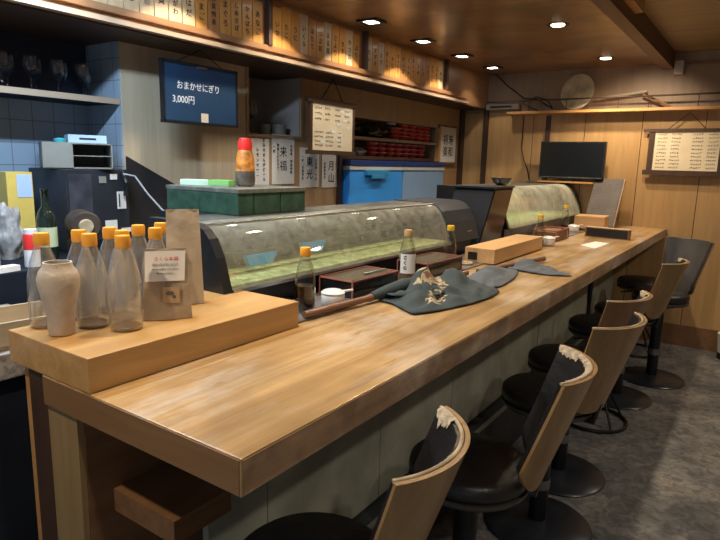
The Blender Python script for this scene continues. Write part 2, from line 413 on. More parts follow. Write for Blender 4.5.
# ------------------------------------------------------------------ setting
YF = 5.445; HC = .97
XW = -2.55; XT = -2.82
struct('floor', MB().box(-3.0, 2.2, -1.6, 5.6, -.06, 0), M['floor'])
struct('ceiling', MB().box(-2.30, -.78, -1.6, YF, 2.29, 2.45), M['ceil'])
struct('ceiling_raised', MB().box(-.78, 2.2, -1.6, YF, 2.37, 2.46), M['plank']).name = 'ceiling'
struct('wall_far', MB().box(-3.0, 2.2, YF, 5.6, 0, 1.94), M['far_wood'])
struct('wall_far', MB().box(-3.0, 2.2, YF, 5.6, 1.94, 2.46), M['upper_wall'])
struct('wall_right', MB().box(2.2, 2.3, -1.6, 5.6, 0, 2.46), M['side_wood'])
struct('baseboard_far', MB().box(-1.02, 2.2, YF-.018, YF, 0, .178), M['brown_wood'])
# side wall with recess and alcove
w = MB()
w.box(XT-.12, XW, 1.705, 2.52, 0, 1.98)
struct('wall_left', w, M['pale_wood'])
w = MB()
w.box(XT-.12, XW, 2.52, 3.0, 0, 1.6)
w.box(XT-.12, XW, 3.0, 3.425, 0, 1.98)
w.box(XT-.12, XW, 3.425, 4.935, 0, 1.13); w.box(XT-.12, XW, 3.425, 4.935, 1.775, 1.98)
w.box(XT-.12, XW, 4.935, YF, 0, 1.98)
w.box(XT-.12, XT-.02, 2.52, 4.935, 1.13, 1.98)
struct('wall_left', w, M['side_wood'])
struct('wall_kitchen', MB().box(XT-.12, XT, -1.6, 1.705, 0, 1.98), M['tile'])
struct('wall_kitchen', MB().box(XT, XW-.005, 1.695, 1.705, 0, 1.98), M['tile'])
struct('trim_hood', MB().box(XT-.12, -2.30, -1.6, YF, 1.98, 2.45), M['fascia'])
struct('trim_lip', MB().box(-2.30, -2.262, -1.6, 4.95, 1.98, 2.0), M['lip'])
struct('trim_rail', MB().box(-2.30, -2.275, -1.6, 4.95, 2.022, 2.05), M['fascia'])
struct('trim_soffit', MB().box(XT-.1, -2.301, -1.6, YF, 1.972, 1.98), M['dark_wood'])
# fascia dark dividers and plain end
for y in (2.42, 3.33, 4.52):
    struct('trim_divider', MB().box(-2.30, -2.268, y-.014, y+.014, 2.05, 2.29), M['dark_wood'])
# dark posts
struct('trim_post', MB().box(-2.56, -2.52, 3.395, 3.424, 1.0, 1.8), M['dark_wood'])
struct('trim_post', MB().box(-2.56, -2.515, 4.90, 4.934, 1.475, 1.775), M['orange_wood'])
struct('trim_post', MB().box(-2.56, -2.52, 5.37, 5.44, 0, 1.97), M['dark_wood'])
struct('trim_post', MB().box(-2.32, -2.275, YF-.03, YF, .9, 1.97), M['dark_wood'])
struct('trim_post', MB().box(-1.72, -1.68, YF-.02, YF, 1.3, 1.90), M['dark_wood'])
# beam
struct('trim_beam', MB().box(-.815, -.735, -1.6, YF, 2.245, 2.37), M['beam'])
struct('trim_beam', MB().box(-.735, -.69, -1.6, 3.75, 2.31, 2.37), M['orange_wood'])
struct('trim_crown', MB().box(-.64, 2.2, YF-.015, YF, 2.27, 2.29), M['brown_wood'])
# recess lining and left sloping dark panel that stands in for shade on the wall
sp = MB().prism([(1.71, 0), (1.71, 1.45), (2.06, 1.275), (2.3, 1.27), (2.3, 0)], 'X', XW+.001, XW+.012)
tag(sp.build('shade_panel', M['blackmat']), 'black panel standing in for slanting shade on the pale wood wall', 'panel')
# recess light frame
struct('trim_recess', MB().box(-2.56, -2.54, 2.505, 2.525, 1.6, 1.98).box(-2.56, -2.54, 2.99, 3.012, 1.6, 1.98).box(-2.56, -2.54, 2.505, 3.012, 1.585, 1.602), M['side_wood'])

# ------------------------------------------------------------------ counter
ct = thing('bar_counter', 'long worn wooden sushi bar counter on a grey green panelled base', 'counter', (0, .62, 0))
def cb(*a, **k): return MB().box(a[0], a[1], a[2]-.62, a[3]-.62, a[4], a[5], **k)
cb(-1.272, -.650, .620, YF-.004, .90, .97, bev=.004).build('top_slab', M['counter'], ct)
cb(-.6501, -.6485, .624, YF-.004, .903, .9665).build('front_edge', M['counter_edge'], ct)
cb(-1.268, -.654, .6185, .6199, .903, .9665).build('end_edge', M['end_wood'], ct)
for (a, b) in ((.862, 1.068), (1.072, 1.642), (1.646, 2.22), (2.224, 2.8), (2.804, 3.38), (3.384, 3.96), (3.964, 4.7), (4.704, 5.44)):
    cb(-1.04, -1.02, a, b, .26, .90).build('front_panel', M['panel_green'], ct)
cb(-1.268, -1.15, .641, .95, 0, .90).build('side_panel', M['brown_wood'], ct)
MB().box(-1.149, -.935, .70-.62, .86-.62, .645, .70).build('lower_shelf', M['brown_wood'], ct)
cb(-1.268, -1.152, .626, .640, 0, .90).build('end_post', M['post_wood'], ct)
cb(-1.04, -.945, .93, 5.44, 0, .25).build('footrest_step', M['kick'], ct)
cb(-.962, -.942, .93, 5.44, .25, .256).build('step_edging', M['steel'], ct)
cb(-1.27, -1.25, .96, 5.44, 0, .90).build('back_panel', M['brown_wood'], ct)
tag(MB().box(-1.352, -1.275, .63, .72, 0, .968).build('dark_post', M['dark_wood']), 'dark stained post at the near end of the bar counter', 'post')
tag(MB().box(-1.392, -1.366, .64, .68, 0, .968).build('wood_batten', M['orange_wood']), 'thin orange wooden batten left of the dark post', 'batten')
# dark ledge inlay strip
tag(MB().box(-1.31, -1.105, 1.28, 4.7, .9702, .975).build('ledge_mat', plain('worn_grey_ledge', (.14,.13,.125), .35, var=.35, vscale=14)), 'dark grey ledge strip between the counter top and the glass cases', 'mat')
tag(MB().box(-1.88, -1.274, 1.285, YF-.005, 0, .9695).build('case_cabinet', M['navy']), 'dark base cabinet carrying both glass display cases behind the counter', 'cabinet')
# raised block
tag(MB().box(-1.415, -1.085, .62, 1.272, .9702, 1.046, bev=.003).build('raised_wooden_block', M['block']), 'raised wooden block at the near end of the counter under the empty bottles', 'wooden block')
# second block further on
wb = thing('wooden_serving_box', 'low wooden box with a dark notch in its near end on the counter', 'box', (-1.13, 3.06, .9753), 0)
b_ = MB().box(-.078, .078, -.37, .37, 0, .072, bev=.002)
b_.build('body', wood('serving_box_wood', (.50,.29,.12), (.66,.42,.2), 'Y', rough=.45), wb)
MB().box(-.06, -.012, -.3725, -.369, .012, .05).build('notch', M['black'], wb)

# ------------------------------------------------------------------ display cases
def prof(dx=0, dz=0):
    return [(-1.315+dx, 1.047), (-1.347+dx, 1.15+dz), (-1.377+dx, 1.206+dz), (-1.405+dx, 1.232+dz), (-1.44+dx, 1.246+dz), (-1.49+dx, 1.25+dz)]
dc = thing('sushi_display_case', 'long curved glass sushi display case with black ends, nearer the bottles', 'display case', (0, 0, 0))

big = prof(.006, .003) + [(-1.665, 1.255), (-1.665, 1.047)]
MB().prism(big, 'Y', 1.19, 1.225).build('near_end_panel', M['black'], dc)
v = MB()
for k in range(14):
    z = 1.065+k*.0115
    v.box(-1.64, -1.42, 1.1865, 1.1905, z, z+.005)
v.build('vent_grille', M['blackmat'], dc)
MB().prism(big, 'Y', 2.74, 3.09).build('compressor_housing', M['housing'], dc)
MB().lathe([(0, 0), (.008, 0), (.008, .002), (0, .002)], mat=Matrix.Translation((-1.366, 2.98, 1.19)) @ Matrix.Rotation(R(68), 4, 'Y')).build('badge', M['steel'], dc)
MB().box(-1.324, -1.322, 2.96, 3.02, 1.085, 1.095).build('maker_plate', M['steel'], dc)
g = MB(); pr = prof()
rows = [[g.bm.verts.new((x, y, z)) for (x, z) in pr] for y in [1.225+(2.74-1.225)*k/24 for k in range(25)]]
for a, b in zip(rows, rows[1:]):
    for k in range(len(pr)-1): g.bm.faces.new((a[k], a[k+1], b[k+1], b[k]))
g.build('curved_glass', M['caseglass'], dc, True, 80)
MB().box(-1.66, -1.49, 1.225, 2.74, 1.244, 1.25).build('top_plate', M['greysteel'], dc)
MB().box(-1.335, -1.305, 1.225, 2.74, 1.043, 1.053).build('bottom_rail', M['steel'], dc)
MB().tube([(-1.43, 1.225, 1.243), (-1.43, 2.74, 1.243)], .006).build('glass_trim', M['steel'], dc)
MB().box(-1.66, -1.335, 1.225, 2.74, 1.047, 1.06).build('inner_floor', M['tray_green'], dc)
MB().box(-1.66, -1.645, 1.225, 2.74, 1.06, 1.244).build('back_liner', M['ice'], dc)
MB().box(-1.643, -1.50, 1.24, 2.72, 1.13, 1.134).build('inner_shelf', M['clear'], dc)
MB().box(-1.66, -1.345, 1.285, 3.06, .9705, 1.0465).build('plinth', M['black'], dc)
MB().box(-1.88, -1.667, 1.40, 1.90, .9705, 1.2505).build('rear_unit', M['navy'], dc)
for (y, z, l, s, wh) in ((1.42, 1.062, .16, .05, 'nearer the bottles'), (1.72, 1.075, .15, .05, 'behind the soy sauce bottle')):  # flat bright blue trapezoids behind the curved glass
    q = MB().prism([(y, z+.06), (y+l, z+.06), (y+l-.03, z+.02), (y+.02, z+.02)], 'X', -1.47, -1.45)
    tag(q.build('blue_trapezoid', M['bluepiece']), 'small bright blue trapezoid inside the near display case, '+wh, 'tray')

dB = thing('sushi_display_case', 'smaller glass display case by the far wall below the television', 'display case', (0, 0, 0))
def profB(d=0): return [(-1.335+d, 1.05), (-1.365+d, 1.14), (-1.40+d, 1.23), (-1.43+d, 1.275), (-1.47+d, 1.30+d), (-1.53+d, 1.305+d)]
bigB = profB(.006)+[(-1.85, 1.311), (-1.85, 1.05)]
MB().prism(bigB, 'Y', 5.385, 5.415).build('far_end_panel', M['black'], dB)
MB().prism(bigB, 'Y', 3.60, 3.63).build('near_end_panel', M['black'], dB)
g = MB(); pr = profB()
rows = [[g.bm.verts.new((x, y, z)) for (x, z) in pr] for y in [3.63+(5.385-3.63)*k/24 for k in range(25)]]
for a, b in zip(rows, rows[1:]):
    for k in range(len(pr)-1): g.bm.faces.new((a[k], a[k+1], b[k+1], b[k]))
g.build('curved_glass', glass('pale_display_glass', (.75,.78,.68), .22, haze=.5, hazecol=(.62,.63,.52), hscale=4), dB, True, 80)
MB().box(-1.85, -1.53, 3.63, 5.385, 1.30, 1.306).build('top_plate', M['greysteel'], dB)
MB().box(-1.85, -1.36, 3.63, 5.385, 1.05, 1.062).build('inner_floor', M['tray_green'], dB)
MB().box(-1.85, -1.83, 3.63, 5.385, 1.062, 1.30).build('back_liner', plain('pale_liner', (.55,.55,.40), .5, var=.2), dB)
MB().box(-1.84, -1.36, 3.62, 5.40, .9705, 1.05).build('plinth', M['greysteel'], dB)
# black leaning box between the cases
lb = thing('black_appliance_box', 'black box with a leaning brown glossy front between the two display cases', 'appliance', (0, 0, 0))
b_ = MB()
ys = [(3.17, 3.50), (3.30, 3.59)]
vb = [b_.bm.verts.new(p) for p in [(-1.33, 3.12, .976), (-1.33, 3.45, .976), (-1.56, 3.45, .976), (-1.56, 3.12, .976), (-1.31, 3.28, 1.315), (-1.31, 3.59, 1.315), (-1.56, 3.59, 1.315), (-1.56, 3.28, 1.315)]]
for f in ((0,1,2,3), (4,5,6,7), (0,1,5,4), (1,2,6,5), (2,3,7,6), (3,0,4,7)): b_.bm.faces.new([vb[k] for k in f])
b_.build('body', M['navy'], lb)
b_ = MB(); b_.quad((-1.3275, 3.14, .985), (-1.3275, 3.455, .985), (-1.308, 3.575, 1.305), (-1.308, 3.295, 1.305))
b_.build('front_plate', plain('glossy_brown_black', (.045,.030,.024), .18, coat=.5), lb)
MB().box(-1.57, -1.305, 3.26, 3.60, 1.316, 1.326).build('lid', M['black'], lb)
bw = MB().lathe([(0, 0), (.035, 0), (.035, .008), (.06, .025), (.078, .058), (.075, .058), (.056, .028), (0, .012)], n=32)
o = bw.build('black_bowl', M['lacquer'], None, True); o.location = (-1.56, 4.03, 1.307); tag(o, 'black lacquer bowl on top of the far display case', 'bowl')

# ------------------------------------------------------------------ boxes on case
def lidbox(y0, y1, label):
    t = thing('plastic_container', label, 'container', (-1.73, (y0+y1)/2+.035, 1.2512), 0, None)
    h = (y1-y0)/2
    MB().box(-.20, .195, -h, h, 0, .078, bev=.004).build('body', M['green'], t)
    MB().box(-.203, .20, -h-.001, h+.001, .078, .094, bev=.003).build('lid', M['lidgrey'], t)
lidbox(1.432, 1.508, 'narrow dark green lidded container at the near end on the glass case')
lidbox(1.513, 1.652, 'dark green lidded container in the middle of the row on the glass case')
lidbox(1.657, 1.80, 'dark green lidded container at the far end of the row on the glass case')
fb = thing('squeeze_bottle', 'amber speckled plastic bottle with a red cap on the green containers', 'bottle', (-1.70, 1.665, 1.3455))
MB().lathe([(0, 0), (.028, 0), (.034, .01), (.037, .05), (.037, .09), (.031, .125), (.026, .14), (0, .14)]).build('body', M['amber'], fb, True)
MB().lathe([(0, 0), (.0355, 0), (.0385, .02), (.0375, .055), (0, .056)], z=.004).build('label_band', plain('brown_label_band', (.10,.085,.07), .6, var=.4, vscale=40), fb, True)
MB().lathe([(0, .14), (.027, .14), (.028, .165), (.022, .185), (0, .188)]).build('cap', M['red'], fb, True)
wr = thing('wrap_box', 'small green and white carton of film lying on the dark green containers', 'carton', (-1.80, 1.56, 1.3455), R(-75))
MB().box(-.025, .025, -.11, .11, 0, .022, bev=.002).build('carton', plain('pale_green_card', (.45,.65,.50), .5, var=.1), wr)
MB().box(-.026, .026, .02, .111, .004, .0235).build('green_band', plain('green_card', (.20,.50,.15), .5), wr)

# ------------------------------------------------------------------ cooler
def cooler(y0, y1, body, label, latch):
    t = thing('cooler_box', label, 'cooler', (-2.64, (y0+y1)/2, 1.131)); h = (y1-y0)/2
    MB().box(-.16, .174, -h+.006, h-.006, 0, .262, bev=.006).build('body', body, t)
    MB().box(-.163, .18, -h, h, .262, .292, bev=.004).build('rim', M['coolrim'], t)
    MB().box(-.166, .184, -h, h, .292, .334, bev=.006).build('lid', M['coollid'], t)
    if latch:
        hd = MB(); hd.box(.174, .20, -.18, .12, .225, .262, bev=.003); hd.box(.174, .205, -.12, .06, .20, .226, bev=.003); hd.build('latch', plain('teal_latch', (.03,.25,.50), .5), t)
cooler(3.435, 4.185, M['coolblue'], 'bright blue cooler box with dark blue lid in the alcove, left one', True)
cooler(4.19, 4.925, M['coolpale'], 'pale greyish blue cooler box with dark blue lid in the alcove, right one', False)

# ------------------------------------------------------------------ bottles
def bottle(name, label, cat, liquid, capm, h=.218, r=.0375, gm=None, dregs=True, liqm=None):
    t = thing(name, label, cat, (0, 0, 0))
    s = h/.218
    P = [(0, .003), (r*.9, .0), (r, .006), (r, .105*s), (r*.93, .125*s), (r*.74, .155*s), (r*.48, .182*s), (r*.42, .190*s), (r*.42, .200*s)]
    MB().lathe(P, n=28).build('glass_body', gm or M['bottle'], t, True, 60)
    MB().lathe([(0, .190*s), (.0165, .190*s), (.0175, .193*s), (.0175, .212*s), (.016, .218*s), (0, .218*s)], n=28).build('cap', capm, t, True, 40)
    if liquid:
        MB().lathe([(0, .004), (r*.93, .004), (r*.95, .008), (r*.95, liquid), (0, liquid)], n=28).build('liquid', liqm or M['soy'], t, True, 40)
    elif dregs:
        MB().lathe([(0, .003), (r*.9, .003), (r*.93, .008), (r*.75, .010), (0, .006)], n=28).build('dregs', M['dregs'], t, True, 40)
    return t
caps = [(-1.380, .695, 'empty clear bottle with orange cap, leftmost, behind the beige vase'),
        (-1.378, .785, 'empty clear bottle with orange cap just right of the vase, at the back'),
        (-1.297, .764, 'empty clear bottle with orange cap right beside the beige vase, in front'),
        (-1.378, .868, 'empty clear bottle with orange cap in the back row, third cap from the left'),
        (-1.302, .853, 'empty clear bottle with orange cap directly behind the frontmost bottle, left'),
        (-1.215, .797, 'empty clear bottle with orange cap, frontmost of the cluster'),
        (-1.378, .952, 'empty clear bottle with orange cap peeping over the frontmost bottle, back row'),
        (-1.296, .945, 'empty clear bottle with orange cap beside the kraft paper bags'),
        (-1.386, 1.029, 'empty clear bottle with orange cap farthest back, right beside the tall plain bag')]
b0 = bottle('glass_bottle', caps[0][2], 'bottle', 0, M['cap'], h=.222, gm=M['bottle_lit'])
b0['group'] = 'empty bottles on the raised block'
b0.location = (caps[0][0], caps[0][1], 1.0475)
for (x, y, l) in caps[1:]: copy_tree(b0, (x, y, 1.0475), l, random.random()*6)
sb = bottle('soy_sauce_bottle', 'orange capped bottle half full of soy sauce at the near end of the ledge', 'bottle', .085, M['cap'], h=.207, r=.033)
sb.location = (-1.172, 1.405, .9755); sb['group'] = 'soy sauce bottles along the counter'
s2 = bottle('soy_sauce_bottle', 'nearly empty yellow capped bottle behind the crumpled cloth', 'bottle', .04, M['capy'], h=.19, r=.030)
s2.location = (-1.215, 2.53, .9755); s2['group'] = 'soy sauce bottles along the counter'
s3 = copy_tree(s2, (-1.10, 3.515, .9755), 'yellow capped bottle beside the white pot beyond the wooden box')
s4 = copy_tree(s2, (-1.25, 4.60, .9755), 'yellow capped bottle farthest away, beside the cutting block')
sk = bottle('sake_bottle', 'clear bottle with a white label and tan cap behind the crumpled cloth', 'bottle', .035, plain('tan_cap', (.50,.32,.14), .5), h=.208, r=.036, liqm=M['sake_liq'])
sk.location = (-1.185, 2.075, .9755)
lbm = MB(); n = 16
vs = [[lbm.bm.verts.new((.0372*math.cos(R(-110+110*k/n)), .0372*math.sin(R(-110+110*k/n)), z)) for k in range(n+1)] for z in (.032, .112)]
for k in range(n): lbm.bm.faces.new((vs[0][k], vs[0][k+1], vs[1][k+1], vs[1][k]))
lbl = lbm.build('label', M['paper'], sk, True)
rot = Matrix.Rotation(R(-75), 3, 'Z') @ Matrix(((0,0,1),(1,0,0),(0,1,0)))
text('lettering', 'さくら', .022, M['ink'], lbl, (.0375*math.cos(R(-75)), .0375*math.sin(R(-75)), .075), rot, vert=True, spacing=.85, bold=.0008)
# vase
o = MB().lathe([(0, 0), (.026, 0), (.028, .004), (.030, .045), (.038, .085), (.044, .115), (.0445, .130), (.040, .146), (.031, .157), (.030, .166), (.027, .166), (.028, .156), (.036, .13), (.03, .07), (0, .01)], n=40).build('vase', M['vase'], None, True, 60)
o.location = (-1.288, .680, 1.0475); tag(o, 'beige stoneware vase in front of the empty glass bottles', 'vase')
# bags
def bag(name, label, loc, rz, w_, h, d, mat, tilt, lab=False, clearfold=False):
    t = thing(name, label, 'bag', loc, rz)
    g = MB(); nx, nz = 10, 14; F = {}
    for side in (-1, 1):
        for i in range(nx+1):
            for j in range(nz+1):
                u = i/nx; vv = j/nz
                dep = d/2*(1-vv)**.8*(1-.25*abs(2*u-1)**3)
                x = (u-.5)*w_*(1-.12*vv)
                y = side*dep+.004*noise.noise(V3((u*3, vv*4, side*2+w_*9)))+tilt*vv
                F[side, i, j] = g.bm.verts.new((x, y, vv*h))
    for side in (-1, 1):
        for i in range(nx):
            for j in range(nz): g.bm.faces.new((F[side, i, j], F[side, i+1, j], F[side, i+1, j+1], F[side, i, j+1]))
    for j in range(nz):
        for i in (0, nx): g.bm.faces.new((F[-1, i, j], F[1, i, j], F[1, i, j+1], F[-1, i, j+1]))
    for i in range(nx):
        g.bm.faces.new((F[-1, i, 0], F[-1, i+1, 0], F[1, i+1, 0], F[1, i, 0]))
        g.bm.faces.new((F[-1, i, nz], F[-1, i+1, nz], F[1, i+1, nz], F[1, i, nz]))
    g.build('pouch', mat, t, True, 50)
    if lab:
        def fy(v): return -d/2*(1-v)**.8-.006+tilt*v
        l = MB(); z0, z1 = h*.55, h*.97
        l.quad((-w_*.44, fy(.55), z0), (w_*.36, fy(.55), z0), (w_*.40, fy(.97), z1), (-w_*.42, fy(.97), z1))
        ll = l.build('label', M['paper'], t)
        sl = (fy(.97)-fy(.55))/(z1-z0)
        for (zz, tx, sz, mt, xx) in ((h*.86, 'さくら本舗', .012, M['redink'], 0), (h*.78, '国産の豆を使いました', .0065, M['inkgrey'], -.002), (h*.72, '保存料は使用しておりません', .005, M['inkgrey'], -.002), (h*.66, '開封後はお早めに', .005, M['inkgrey'], -.004)):
            text('lettering', tx, sz, mt, ll, (xx, fy(zz/h)-.0012-(0.0006), zz), Matrix(((1,0,0),(0,-sl,-1),(0,1,0))))
        l = MB(); l.quad((-.012, fy(.24)-.001, h*.24), (.030, fy(.24)-.001, h*.24), (.030, fy(.47)-.0015, h*.47), (-.012, fy(.47)-.0015, h*.47))
        st = l.build('sticker', plain('tan_sticker', (.40,.26,.14), .6), t)
        b = MB(); b.lathe([(0, 0), (.008, 0), (.008, .001), (0, .001)], n=7, mat=Matrix.Translation((.006, fy(.38)-.002, h*.38)) @ Matrix.Rotation(R(90), 4, 'X') @ Matrix.Diagonal((1.3, .7, 1, 1)))
        b.lathe([(0, 0), (.005, 0), (.005, .001), (0, .001)], n=6, mat=Matrix.Translation((.016, fy(.33)-.002, h*.33)) @ Matrix.Rotation(R(90), 4, 'X'))
        b.build('printed_mark', M['inkgrey'], st)
    return t
bag('paper_bag', 'small kraft paper bag with a white printed label leaning beside the bottles', (-1.222, .920, 1.0475), R(54), .118, .176, .05, M['kraft'], .012, lab=True)
bag('paper_bag', 'taller plain kraft bag behind the labelled paper bag', (-1.312, 1.048, 1.0475), R(54), .10, .262, .05, plain('pale_kraft_paper', (.40,.33,.24), .6, var=.15, vscale=12, bump=.3, bscale=30), .02)

# ------------------------------------------------------------------ tabletop items
def pot(loc, label):
    t = thing('ceramic_pot', label, 'pot', loc, 0, 'white condiment pots')
    MB().lathe([(0, 0), (.034, 0), (.039, .006), (.040, .036), (.037, .040), (0, .040)]).build('jar', M['pot'], t, True, 50)
    MB().lathe([(0, .040), (.040, .040), (.041, .044), (.030, .052), (.012, .056), (0, .057)]).build('lid', M['pot'], t, True, 50)
    MB().tube([(.02, .02, .046), (.04, .035, .05), (.05, .045, .052)], .004).build('spoon', M['pot'], t, True)
    return t
p1 = pot((-1.155, 1.53, .9755), 'white ceramic pot with lid next to the near soy sauce bottle')
copy_tree(p1, (-1.075, 3.62, .9755), 'white ceramic pot with lid next to the bottle beyond the wooden box')
copy_tree(p1, (-1.16, 4.52, .9755), 'white ceramic pot farthest along the counter by the cutting block')
def lacbox(loc, rz, L, W, label, inner=None, edge=None):
    t = thing('lacquer_box', label, 'box', loc, rz)
    MB().box(-W/2, W/2, -L/2, L/2, 0, .06, bev=.0015).build('body', M['lacquer'], t)
    e = MB(); r = .0025
    for (x, y) in ((-1,-1), (1,-1), (1,1), (-1,1)): e.box(x*W/2-r, x*W/2+r, y*L/2-r, y*L/2+r, 0, .063)
    for x in (-1, 1): e.box(x*W/2-r, x*W/2+r, -L/2, L/2, .058, .063)
    for y in (-1, 1): e.box(-W/2, W/2, y*L/2-r, y*L/2+r, .058, .063)
    e.build('edging', edge or M['rededge'], t)
    MB().box(-W/2+.012, W/2-.012, -L/2+.012, L/2-.012, .060, .0615).build('lid_panel', inner or plain('smoky_lid', (.12,.10,.07), .12, coat=.5), t)
    return t
bx1 = lacbox((-1.225, 1.79, .9755), R(-2), .29, .15, 'black lacquer box with red edges beside the near white pot')
MB().tube([(.03, -.02, .066), (.035, .12, .068)], .0035).build('chopstick', M['steel'], bx1, True)
lacbox((-1.20, 2.31, .9755), R(-2), .31, .15, 'black lacquer box with red edges behind the crumpled cloth', )
rb = thing('open_wooden_box', 'small open reddish wooden box beyond the white pot on the ledge', 'box', (-1.165, 3.98, .9755), 0)
e = MB(); e.box(-.077, .077, -.15, -.142, .060, .068); e.box(-.077, .077, .142, .15, .060, .068); e.box(-.077, -.069, -.142, .142, .060, .068); e.box(.069, .077, -.142, .142, .060, .068); e.box(-.075, .075, -.15, .15, 0, .004)
for (x, y) in ((-1,-1), (1,-1), (1,1), (-1,1)): e.box(x*.073-.004, x*.073+.004, y*.146-.004, y*.146+.004, 0, .064)
e.build('frame', M['rededge'], rb)
MB().box(-.07, .066, -.14, .14, .004, .055).build('insert', M['brown_wood'], rb)
mh = thing('menu_holder', 'long low black box in a wooden frame on the far counter', 'box', (-.885, 4.34, .9705), R(-6))
MB().box(-.15, .15, -.012, .03, 0, .066).build('frame', M['brown_wood'], mh)
MB().box(-.14, .14, -.0135, -.011, .006, .060).build('black_panel', M['black'], mh)
MB().box(-.15, .15, -.014, .032, .066, .070).build('top_edge', M['pale_wood'], mh)
pp = MB().prism([(-.925, 3.79), (-.815, 3.70), (-.80, 4.02), (-.895, 4.07)], 'Z', .9702, .9722)
tag(pp.build('paper_sheet', M['paper']), 'white sheet of paper lying in front of the long black box', 'paper')
cbk = thing('cutting_block', 'thick pale wooden block on the counter in front of the slate board', 'block', (-1.10, 4.80, .9705), R(4))
MB().box(-.11, .11, -.12, .10, .022, .115, bev=.003).build('block', wood('cutting_block_wood', (.50,.28,.12), (.64,.40,.19), 'X', rough=.5), cbk)
MB().box(-.11, -.085, -.11, .09, 0, .022).build('foot', M['brown_wood'], cbk)
MB().box(.085, .11, -.11, .09, 0, .022).build('foot', M['brown_wood'], cbk)
sl = thing('slate_board', 'tall brown grey slate board leaning against the far wall', 'board', (-1.11, 5.05, .984))
sl.rotation_euler = (R(-36), 0, 0)
MB().box(-.115, .115, 0, .02, 0.0, .47, bev=.003).build('slab', M['slate'], sl)
MB().box(.117, .126, .0, .022, 0, .47).build('wooden_edge', M['brown_wood'], sl)
# small roll (white) behind cloth
o = MB().tube([(-.03+.03*math.cos(a), .03*math.sin(a), .006) for a in [2*PI*k/16 for k in range(16)]], .006, closed=True).build('rope_ring', M['piping'], None, True)
o.location = (-1.13, 2.60, .976); tag(o, 'pale rope ring lying on the ledge by the wooden box', 'rope')

# noren cloths and rods
def cloth(name, outline, hfun, mat, n=15, z0=.974, seed=0, cen=None, amp=.02, pr=None):
    ol = [V3((a, b, 0)) for a, b in outline]
    pts = []
    m = len(ol); SUB = 7
    for i in range(m):
        for k in range(SUB):
            t = k/SUB; p0, p1, p2, p3 = ol[i-1], ol[i], ol[(i+1) % m], ol[(i+2) % m]
            q = .5*((2*p1)+(-p0+p2)*t+(2*p0-5*p1+4*p2-p3)*t*t+(-p0+3*p1-3*p2+p3)*t**3)
            pts.append(p1.lerp(p2, t)*.6+q*.4)
    c = V3((cen[0], cen[1], 0)) if cen else sum(pts, V3())/len(pts)
    g = MB(); rings = []; lay = {}
    for j in range(n+1):
        f = j/n; rg = []
        for p in pts:
            q = c.lerp(p, f)
            w1 = noise.noise(V3((q.x*9+seed, q.y*6, seed)))*1.5
            fo = .55-1.5*abs(math.sin((q.x*.8+q.y*.55)*26+w1*3.2))**.8*.5+noise.noise(V3((q.x*22+seed, q.y*16, seed+3)))*.5
            edge = min(1, (1-f)*5)
            h = max(0, hfun(q.x, q.y)+amp*(fo+.35)*edge)
            h += .0035+.003*abs(noise.noise(V3((q.x*25, q.y*25, 4))))
            v = g.bm.verts.new((q.x, q.y, z0+h)); rg.append(v)
            if j == 0: break
        rings.append(rg)
    K = len(pts)
    for k in range(K): g.bm.faces.new((rings[0][0], rings[1][k], rings[1][(k+1) % K]))
    for a, b in zip(rings[1:], rings[2:]):
        for k in range(K): g.bm.faces.new((a[k], a[(k+1) % K], b[(k+1) % K], b[k]))
    o = g.build(name, mat, None, True, 180)
    at = o.data.attributes.new('print', 'FLOAT', 'POINT')
    for i, v in enumerate(o.data.vertices): at.data[i].value = pr(v.co.x, v.co.y) if pr else 0
    md = o.modifiers.new('Thickness', 'SOLIDIFY'); md.thickness = .0025; md.offset = 1
    return o
def bump(x, y, cx, cy, rx, ry, h, rot=0):
    dx, dy = x-cx, y-cy; c, s = math.cos(rot), math.sin(rot)
    u, v_ = (dx*c+dy*s)/rx, (-dx*s+dy*c)/ry
    return h*math.exp(-(u*u+v_*v_))
def h1(x, y):
    return bump(x, y, -.93, 1.86, .03, .12, .03, -.5)+bump(x, y, -1.0, 1.92, .06, .08, .055)+bump(x, y, -.985, 2.10, .05, .09, .060, .5)+bump(x, y, -.96, 1.78, .04, .1, .035, .3)-bump(x, y, -.965, 1.86, .025, .05, .03)
def pr1(x, y):
    return min(1, bump(x, y, -.955, 1.90, .085, .10, 1.15)+bump(x, y, -.89, 1.76, .05, .07, 1.1))
cur = cloth('shop_curtain', [(-1.09, 1.70), (-1.00, 1.67), (-.96, 1.64), (-.885, 1.60), (-.84, 1.70), (-.80, 1.85), (-.785, 2.0), (-.80, 2.12), (-.87, 2.20), (-.95, 2.22), (-1.03, 2.20), (-1.08, 2.06), (-1.10, 1.93), (-1.08, 1.80)], h1, M['cloth'], 20, z0=.9705, seed=1.3, pr=pr1, amp=.022)
tag(cur, 'crumpled blue grey curtain cloth with cream floral print on the counter', 'cloth')
fl = cloth('printed_flap', [(-1.07, 1.72), (-1.02, 1.70), (-.955, 1.735), (-.90, 1.80), (-.905, 1.88), (-.93, 1.95), (-1.0, 1.985), (-1.06, 1.92), (-1.085, 1.82)], lambda x, y: .022+bump(x, y, -.995, 1.86, .055, .075, .062)-bump(x, y, -1.035, 1.80, .02, .05, .045), M['cloth'], 16, z0=.9705, seed=4.1, pr=lambda x, y: min(1.05, bump(x, y, -.96, 1.86, .10, .12, 1.25)), amp=.026)
fl.parent = cur
rl_ = MB().tube([(-1.085, 1.66, .992), (-1.07, 1.74, 1.0), (-1.055, 1.83, 1.008), (-1.05, 1.92, 1.0), (-1.045, 2.02, .995)], .022, 14, taper=[.014, .023, .028, .026, .018]).build('rolled_hem', M['cloth'], cur, True, 80)
at_ = rl_.data.attributes.new('print', 'FLOAT', 'POINT')
